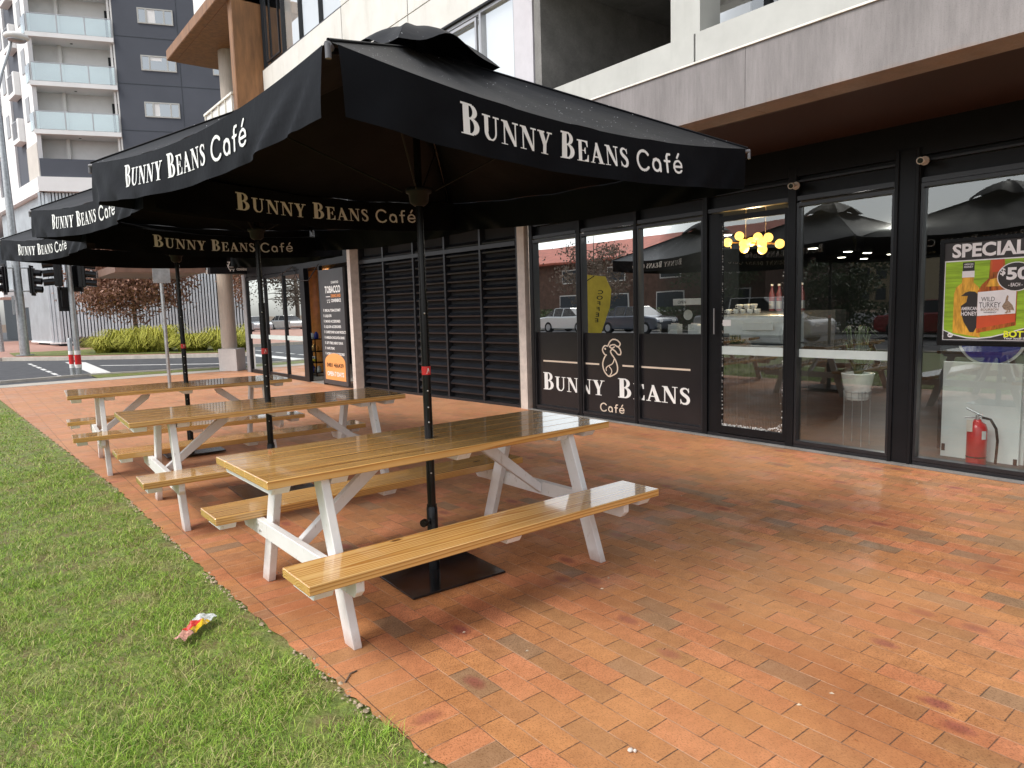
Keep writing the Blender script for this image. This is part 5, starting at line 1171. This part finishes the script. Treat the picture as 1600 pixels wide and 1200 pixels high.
for i in range(4):
    y = 8.12-.1*i; t = thing('milkshake_glass', ['leftmost', 'second', 'third', 'rightmost'][i]+' tall upturned sundae glass behind the left rabbit window', 'glass', (7.35, y, 1.2), 'upturned sundae glasses on the ledge')
    sub(t, 'bowl', M_clear, lambda m: m.lathe([(.036, 0), (.028, .07), (.008, .09)], (7.35, y, 1.201), 12)); sub(t, 'stem', M_ceram, lambda m: m.lathe([(.006, .09), (.005, .15), (.03, .158), (.03, .162)], (7.35, y, 1.2), 12))
for i in range(3):
    y = 7.12-.11*i; t = thing('tumbler', ['leftmost', 'middle', 'rightmost'][i]+' clear tumbler behind the middle rabbit window', 'glass', (7.35, y, 1.2), 'clear tumblers on the ledge')
    sub(t, 'wall', M_clear, lambda m: m.lathe([(.028, 0), (.036, .13)], (7.35, y, 1.201), 12)); sub(t, 'rim', M_ceram, lambda m: m.lathe([(.0365, .125), (.0365, .13)], (7.35, y, 1.2), 12))
tag(MB().tube([(7.3, 5.64, 1.44), (7.31, 5.64, 1.44)], .066, 24).build('round_sticker', M_ceram), 'plain pale round sticker in the right rabbit window', 'sticker')
os_ = thing('open_sign', 'long white sign reading OPEN in the right rabbit window', 'sign', (7.1, 5.46, 1.6)); sub(os_, 'board', M_ceram, lambda m: m.box(7.08, 5.19, 1.565, 7.10, 5.70, 1.645), .004); sub(os_, 'lettering', M_dark, lambda m: put_sans(m, 'OPEN', .05, lambda a, z: (7.077, 5.62-a, z+1.587), bold=.01))
mn = thing('menu_board', 'grey menu board with ruled lines of drinks behind the left rabbit window', 'menu', (7.12, 7.7, 1.6))
sub(mn, 'panel', pm('menu_panel', (.11, .12, .11), .6, var=.1), lambda m: m.box(7.12, 6.95, 1.25, 7.13, 8.15, 2.52))
def f(m):
    for i, s_ in enumerate(['WHITE   DOUBLE SHOT', 'BLACK, ALMOND, OAT', 'CREAM       MOCHA', 'CHAI   MATCHA', 'MATCHA       COCOA', 'TEA      SOY   OAT', 'EXTRA  SHOT OR SYRUP', 'MUFFIN', 'TOAST']):
        z = 2.34-.092*i; t_ = MB(); put_sans(t_, s_, .036, lambda a, zz: (7.117, 7.95-a, z+zz)); m.add(t_.v, t_.f); m.add([(7.117, 7.97, z-.02), (7.117, 7.36, z-.02), (7.117, 7.36, z-.015), (7.117, 7.97, z-.015)], [(0, 1, 2, 3)])
sub(mn, 'lettering', M_dark, f)
# plant window
po = thing('potted_plant', 'leafy plant in a white ribbed pot on a thin wire stand behind the window', 'potted plant', (7.6, 3.62, 0))
sub(po, 'pot', M_ceram, lambda m: m.lathe([(.11, .50)]+[(.11+.055*k/20+.002*(k % 2), .50+.29*k/20) for k in range(1, 21)]+[(.158, .79), (.15, .74)], (7.6, 3.62, 0), 28)); sub(po, 'soil', M_soil, lambda m: m.lathe([(.15, .76), (.0, .765)], (7.6, 3.62, 0), 20))
def f(m):
    for z in (.53, .585): m.tube([(7.6+.135*math.cos(R(a)), 3.62+.135*math.sin(R(a)), z) for a in range(0, 361, 20)], .0035, 5)
    for k in range(4):
        a = R(45+90*k); m.tube([(7.6+.135*math.cos(a), 3.62+.135*math.sin(a), .60), (7.6+.135*math.cos(a), 3.62+.135*math.sin(a), 0)], .005, 6)
    for k in range(12): a = R(30*k); m.tube([(7.6+.13*math.cos(a), 3.62+.13*math.sin(a), .49), (7.6+.135*math.cos(a), 3.62+.135*math.sin(a), .60)], .003, 4)
sub(po, 'wire_stand', M_galv, f)
def f(m):
    rr = random.Random(5)
    for i in range(46):
        a = rr.uniform(0, 6.28); h = rr.uniform(.12, .5); r = rr.uniform(.05, .32); c, s = math.cos(a), math.sin(a)
        m.tube([(7.6+.03*c, 3.62+.03*s, .77), (7.6+r*.5*c, 3.62+r*.5*s, .8+h), (7.6+r*c, 3.62+r*s, .8+h*.8)], [.004, .012, .002], 4)
sub(po, 'foliage', M_greenleaf, f)
wb = thing('white_board', 'blank white board leaning inside the right window behind the extinguisher', 'board', (7.65, 2.45, 0)); sub(wb, 'panel', M_bright if 'M_bright' in globals() else pm('white_laminate', (.75, .78, .76), .35, var=.03), lambda m: (m.box(7.62, 2.13, .0, 7.64, 2.79, .95)), .002); sub(wb, 'second_sheet', M_ceram, lambda m: m.box(7.66, 2.10, .0, 7.68, 2.40, .93)); sub(wb, 'corner_clip', M_dark, lambda m: (m.box(7.615, 2.75, .06, 7.619, 2.78, .13), m.box(7.615, 2.14, .0, 7.619, 2.17, .06)))
fe = thing('fire_extinguisher', 'red fire extinguisher with black hose standing behind the right window', 'fire extinguisher', (7.45, 2.42, 0))
sub(fe, 'cylinder', pm('extinguisher_red', (.55, .02, .025), .3, coat=.5), lambda m: m.lathe([(.078, .0), (.083, .01), (.083, .34), (.07, .385), (.035, .41), (.03, .43)], (7.45, 2.42, 0), 24))
sub(fe, 'label', M_ceram, lambda m: (m.tube([(7.45, 2.42, .27), (7.45, 2.42, .33)], .0836, 24, caps=False) if False else m.add([(7.45+.084*math.cos(R(a)), 2.42+.084*math.sin(R(a)), z) for z in (.25, .33) for a in (225, 240, 255)], [(0, 1, 4, 3), (1, 2, 5, 4)])))
sub(fe, 'handle', M_alu, lambda m: (m.tube([(7.45, 2.42, .43), (7.45, 2.42, .47)], .018, 8), m.tube([(7.45, 2.37, .455), (7.43, 2.52, .44)], .008, 6), m.tube([(7.45, 2.38, .465), (7.43, 2.51, .53)], .008, 6)))
sub(fe, 'tag', M_strip, lambda m: m.box(7.36, 2.43, .32, 7.363, 2.48, .43)); sub(fe, 'hose', M_black, lambda m: m.tube([(7.45, 2.38, .45), (7.44, 2.31, .44), (7.43, 2.26, .36), (7.43, 2.245, .25), (7.43, 2.25, .12), (7.43, 2.255, .03)], .012, 8)); sub(fe, 'strap', M_black, lambda m: m.lathe([(.0845, .07), (.0845, .082)], (7.45, 2.42, 0)))
fr_ = thing('drinks_fridge', 'dark drinks fridge with a round blue and white soft drink badge below the poster', 'fridge', (8.3, 2.5, 0)); sub(fr_, 'cabinet', M_inwall, lambda m: m.box(7.95, 1.2, 0, 8.6, 2.95, 1.95), .01)
sub(fr_, 'badge_ring', M_ceram, lambda m: m.tube([(7.93, 2.49, 1.19), (7.949, 2.49, 1.19)], .30, 40)); sub(fr_, 'badge_blue', pm('badge_blue', (.02, .03, .25), .4), lambda m: m.prism(ell(2.49, 1.19, .275, .275, 200, 340, 20), (7.924, 0, 0), (0, 1, 0), (0, 0, 1), (.005, 0, 0))); sub(fr_, 'badge_lettering', M_dark, lambda m: put_sans(m, 'PEPSI', .13, lambda a, z: (7.926, 2.70-a, z+1.12), bold=.03, width=.42))
# corner shop interior
ocol = thing('orange_column', 'orange wrapped round column inside the corner shop doorway', 'column', (7.75, 17.7, 0)); sub(ocol, 'shaft', pm('orange_wrap', (.70, .27, .04), .5, emis=None), lambda m: m.lathe([(.27, 0), (.27, 2.88)], (7.75, 18.1, 0)))
sf = thing('goods_shelf', 'black open shelf of small goods inside the corner shop doorway', 'shelf', (7.2, 17.2, 0))
sub(sf, 'shelf_board', M_black, lambda m: [m.box(7.0, 16.85, z, 7.3, 17.75, z+.025) for z in (.08, .34, .62, .93)]); sub(sf, 'shelf_post', M_black, lambda m: [m.box(x, y, 0, x+.025, y+.025, .95) for x in (7.0, 7.275) for y in (16.83, 17.75)])
bs = thing('toy_bus', 'small yellow and white toy bus on the black shelf', 'toy', (7.08, 17.15, .365)); sub(bs, 'body', pm('toy_yellow', (.80, .62, .02), .3), lambda m: m.box(7.04, 17.02, .38, 7.12, 17.36, .44), .008); sub(bs, 'roof', M_white, lambda m: m.box(7.045, 17.03, .441, 7.115, 17.35, .50), .008)
sub(bs, 'window', M_dark, lambda m: [m.box(7.038, 17.05+k*.075, .452, 7.044, 17.10+k*.075, .485) for k in range(4)]); sub(bs, 'wheel', M_dark, lambda m: [m.tube([(7.035, y, .38), (7.05, y, .38)], .018, 10) for y in (17.09, 17.29)])
for i, (y, z, h, c) in enumerate([(16.95, .105, .16, 'white_ceramic'), (17.12, .105, .12, 'woven_bowl'), (17.3, .105, .15, 'badge_blue'), (17.0, .645, .13, 'orange_wrap'), (17.2, .645, .16, 'brass'), (17.0, .955, .17, 'badge_blue'), (17.25, .955, .14, 'white_ceramic'), (17.5, .955, .18, 'coffee_machine_shell')]):
    tag(MB().lathe([(.05, 0), (.055, .02), (.055, h*.7), (.03, h*.85), (.03, h)], (7.12, y, z), 12).build('shelf_jar', bpy.data.materials[c]), ['white jar at the left of the bottom shelf', 'brown jar in the middle of the bottom shelf', 'blue jar at the right of the bottom shelf', 'orange jar on the third shelf up', 'brass-coloured jar on the third shelf up', 'blue jar on the top shelf', 'white jar on the top shelf', 'grey jar on the top shelf'][i], 'jar', 'jars on the corner shop shelf')
ne = thing('neon_sign', 'round neon sign, blue ring around red lettering, in the corner shop window', 'neon sign', (6.5, 17.75, 1.75))
sub(ne, 'ring', pm('blue_neon', (.1, .1, .9), .5, emis=(.10, .06, 1), es=2.0), lambda m: m.tube([(6.5, 17.72+.2*math.cos(R(a)), 1.75+.17*math.sin(R(a))) for a in range(0, 361, 15)], .022, 6))
sub(ne, 'letters', pm('red_neon', (.9, .05, .1), .5, emis=(1, .03, .06), es=2.0), lambda m: put_sans(m, 'OPEN', .13, lambda a, z: (6.49, 17.88-a, 1.70+z), bold=.03, width=.30))

# ------------------------------------------------------------------ across the street (behind the camera, mirrored in the glass)
M_tile = pm('red_roof_tile', (.38, .10, .06), .7, var=.2, scale=2, bump=.4, bscale=8)
hs_ = thing('red_roof_house', 'long low brown building with a red tiled roof across the street', 'building', (-27, 26, 0))
sub(hs_, 'wall', pm('brown_brick', (.13, .075, .055), .85, var=.2, scale=3), lambda m: (m.box(-35, 24, 0, -24.5, 50, 4.9), m.box(-35, 3, 0, -24.5, 12.5, 4.9))); sub(hs_, 'roof', M_tile, lambda m: [m.prism([(-36, 4.85), (-23.6, 4.85), (-23.6, 5.0), (-29.8, 6.9), (-36, 5.0)], (0, a_, 0), (1, 0, 0), (0, 0, 1), (0, b_, 0)) for a_, b_ in ((23, 28), (1.5, 11.5))])
for i in (0, 4, 5, 6, 7, 8):
    y = 5+i*5; wn = sub(hs_, 'window', M_panel2, lambda m: m.box(-24.49, y, 1.0, -24.42, y+2.4, 2.4)); sub(wn, 'pane', M_slatback, lambda m: m.box(-24.418, y+.08, 1.08, -24.40, y+2.32, 2.32))
    wn = sub(hs_, 'window', M_panel2, lambda m: m.box(-24.49, y+.3, 3.3, -24.42, y+2.1, 4.4)); sub(wn, 'pane', M_slatback, lambda m: m.box(-24.418, y+.38, 3.38, -24.40, y+2.02, 4.32))
tn = thing('tan_office_block', 'distant tan office block with rows of windows across the street', 'building', (-85, 55, 0)); sub(tn, 'wall', pm('tan_render', (.36, .29, .18), .8), lambda m: m.box(-96, 40, 0, -84, 75, 9)); sub(tn, 'window', M_slatback, lambda m: [m.box(-83.99, 41+k*2.2, z, -83.9, 42.3+k*2.2, z+1.5) for k in range(15) for z in (1.2, 4, 6.6)])
for i, (x, y, h, r, sd_) in enumerate([(-20.5, 9.5, 4.6, 1.9, 1), (-20, 17, 4.2, 2.0, 2), (-21, 25, 5.2, 2.3, 3), (-20, 34, 6.5, 2.6, 4), (-19, 43, 7.5, 2.8, 5), (-18.5, 52, 8, 3.0, 6)]):
    tree((x, y, 0), h, h*.58, r, h*.36, 3600, .10, M_greenleaf if i < 3 else M_bark, ['small olive street tree across the street, nearest the poster window', 'small olive street tree across the street behind the red car', 'olive street tree in front of the red-roofed house', 'bare grey street tree by the red-roofed house', 'second bare grey street tree towards the crossing', 'bare grey street tree nearest the crossing'][i], group='street trees across the street', seed=40+sd_)
hd = grass_clump  # hedge as a leafy box
rngh = np.random.default_rng(9); n = 9000; P = np.stack([rngh.uniform(-19.2, -18.2, n), rngh.uniform(4, 40, n), rngh.uniform(.05, 1.35, n)], 1); a = rngh.normal(0, 1, (n, 3)); a /= np.linalg.norm(a, axis=1)[:, None]; b = np.cross(a, rngh.normal(0, 1, (n, 3))); b /= np.linalg.norm(b, axis=1)[:, None]; s = .09
tag(fast('hedge', np.stack([P-a*s, P+b*s*.6, P+a*s, P-b*s*.6], 1).reshape(-1, 3), np.arange(4*n), M_greenleaf, None, 4), 'long clipped dark green hedge across the street', 'hedge')
fl = thing('feather_flag', 'yellow feather flag lettered COFFEE on the lawn across from the cafe', 'flag', (-5.2, 19.9, 0))
M_flag = pm('yellow_flag_cloth', (.40, .30, .03), .7, var=.1, scale=3)
flp = [(0, .35), (.62, .45), (.68, 1.6), (.60, 2.3), (.34, 2.85), (.08, 2.98), (-.02, 2.9), (-.02, .4)]
sub(fl, 'pole', M_black, lambda m: m.tube([(-5.2, 19.9, 0), (-5.2, 19.9, 2.0), (-5.2, 19.7, 2.5), (-5.2, 19.2, 2.7)], .02, 6)); sub(fl, 'cloth', M_flag, lambda m: m.prism([(-a_*1.9+(b_-1.2)*-.35*(a_ > .1), b_*.93) for a_, b_ in flp], (-5.2, 19.88, 0), (0, 1, 0), (0, 0, 1), (.006, 0, 0)))
sub(fl, 'lettering', M_dark, lambda m: [m.add(*(lambda t_: (t_.v, t_.f))((lambda t_: (put_sans(t_, c_, .26, lambda a, z, k=k: (-5.192, 19.15+a*1.6-.05*(5-k), 2.0-.21*k+z*.8), bold=.02, align='c'), t_)[1])(MB()))) for k, c_ in enumerate('COFFEE')])
sheet('car_park', [(-60, 36.6), (-14.1, 36.6), (-14.1, 130), (-60, 130)], -0.02, M_asph)
sheet('side_street', [(-13.9, 70.2), (40, 60.2), (40, 130), (-13.9, 130)], -0.02, M_asph)
for i, (x, y) in enumerate([(-6, 78), (-12, 84), (-17, 76), (-20, 88), (-26, 82), (-9, 95), (-31, 92)]):
    tree((x, y, 0), 12, 7, 3.6, 4.6, 3200, .14, M_bark, 'bare grey winter tree far beyond the crossing', group='winter trees beyond the crossing', seed=70+i, tw=.25)
def car(x, y, ang, col, label, group, L=4.3, H=1.45, W=1.78):
    nm = 'car_paint_%d' % len([1 for q in bpy.data.materials if q.name.startswith('car_paint')])
    mp = pm(nm, col, .25, .2, var=.02, coat=1.0); t = thing('parked_car', label, 'car', (0, 0, 0), group)
    prof = [(-L/2, .35), (-L/2, .72), (-L/2+.12, .86), (-L*.27, .97), (L*.33, .96), (L/2-.08, .90), (L/2, .65), (L/2, .32), (L/2-.25, .22), (-L/2+.25, .22)]
    wx = (-L*.31, L*.31)
    sub(t, 'body', mp, lambda m: m.prism(prof, (0, -W/2, 0), (1, 0, 0), (0, 0, 1), (0, W, 0)), .06)
    cab = [(-L*.27, .96), (-L*.09, H-.04), (L*.22, H-.03), (L*.40, .95)]
    def f(m):
        a = [(p[0], -W/2+.06+(.18 if p[1] > 1.1 else 0), p[1]) for p in cab]; b = [(p[0], W/2-.06-(.18 if p[1] > 1.1 else 0), p[1]) for p in cab]; m.add(a+b, [(0, 1, 2, 3), (7, 6, 5, 4), (0, 4, 5, 1), (1, 5, 6, 2), (2, 6, 7, 3)])
    sub(t, 'window_glass', M_plate, f); sub(t, 'roof', mp, lambda m: m.box(-L*.085, -W/2+.25, H-.035, L*.215, W/2-.25, H), .02)
    sub(t, 'pillar', mp, lambda m: [m.tube([(L*q, s_*(W/2-.055), .96), (L*q, s_*(W/2-.235), H-.035)], .03, 4) for q in (.04, .21) for s_ in (-1, 1)])
    for s_ in (-1, 1):
        for q in wx:
            wl = sub(t, 'wheel', M_dark, lambda m: m.tube([(q, s_*(W/2-.2), .32), (q, s_*(W/2+.01), .32)], .32, 18)); sub(wl, 'rim', M_alu, lambda m: m.tube([(q, s_*(W/2+.011), .32), (q, s_*(W/2+.02), .32)], .2, 12))
        sub(t, 'headlight', M_white, lambda m: m.box(-L/2-.01, s_*.5-.14, .62, -L/2+.1, s_*.5+.14, .74), .01); sub(t, 'tail_light', M_redst, lambda m: m.box(L/2-.08, s_*.6-.12, .68, L/2+.01, s_*.6+.12, .82), .01)
    t.location = (x, y, 0); t.rotation_euler = (0, 0, R(ang))
car(-14.9, 10.7, 270, (.33, .02, .02), 'parked red hatchback across the street', 'cars across the street')
car(-10.3, 15.2, 90, (.62, .63, .64), 'silver-white car passing in the near lane of the street', 'cars across the street', 4.8, 1.7, 1.85)
for i, (y, c, lb_) in enumerate([(19.5, (.5, .5, .52), 'parked pale grey car beyond the red hatchback'), (26, (.05, .06, .08), 'parked dark blue car beyond the pale grey one'), (31, (.65, .65, .63), 'parked white car below the bare trees'), (37, (.3, .31, .32), 'parked mid grey car below the bare trees'), (43, (.6, .6, .6), 'parked pale silver car farthest up the street'), (1.5, (.1, .1, .11), 'parked black car opposite the poster window')]): car(-15.2, y, 90, c, lb_, 'cars across the street')

for i in range(6): car(-4.5-4.2*i, 64+i*2.2, 80, [(.7, .7, .7), (.5, .52, .55), (.66, .66, .64)][i % 3], ['white', 'grey', 'off-white', 'second white', 'second grey', 'second off-white'][i]+' parked car far beyond the crossing, below the winter trees', 'cars beyond the crossing')
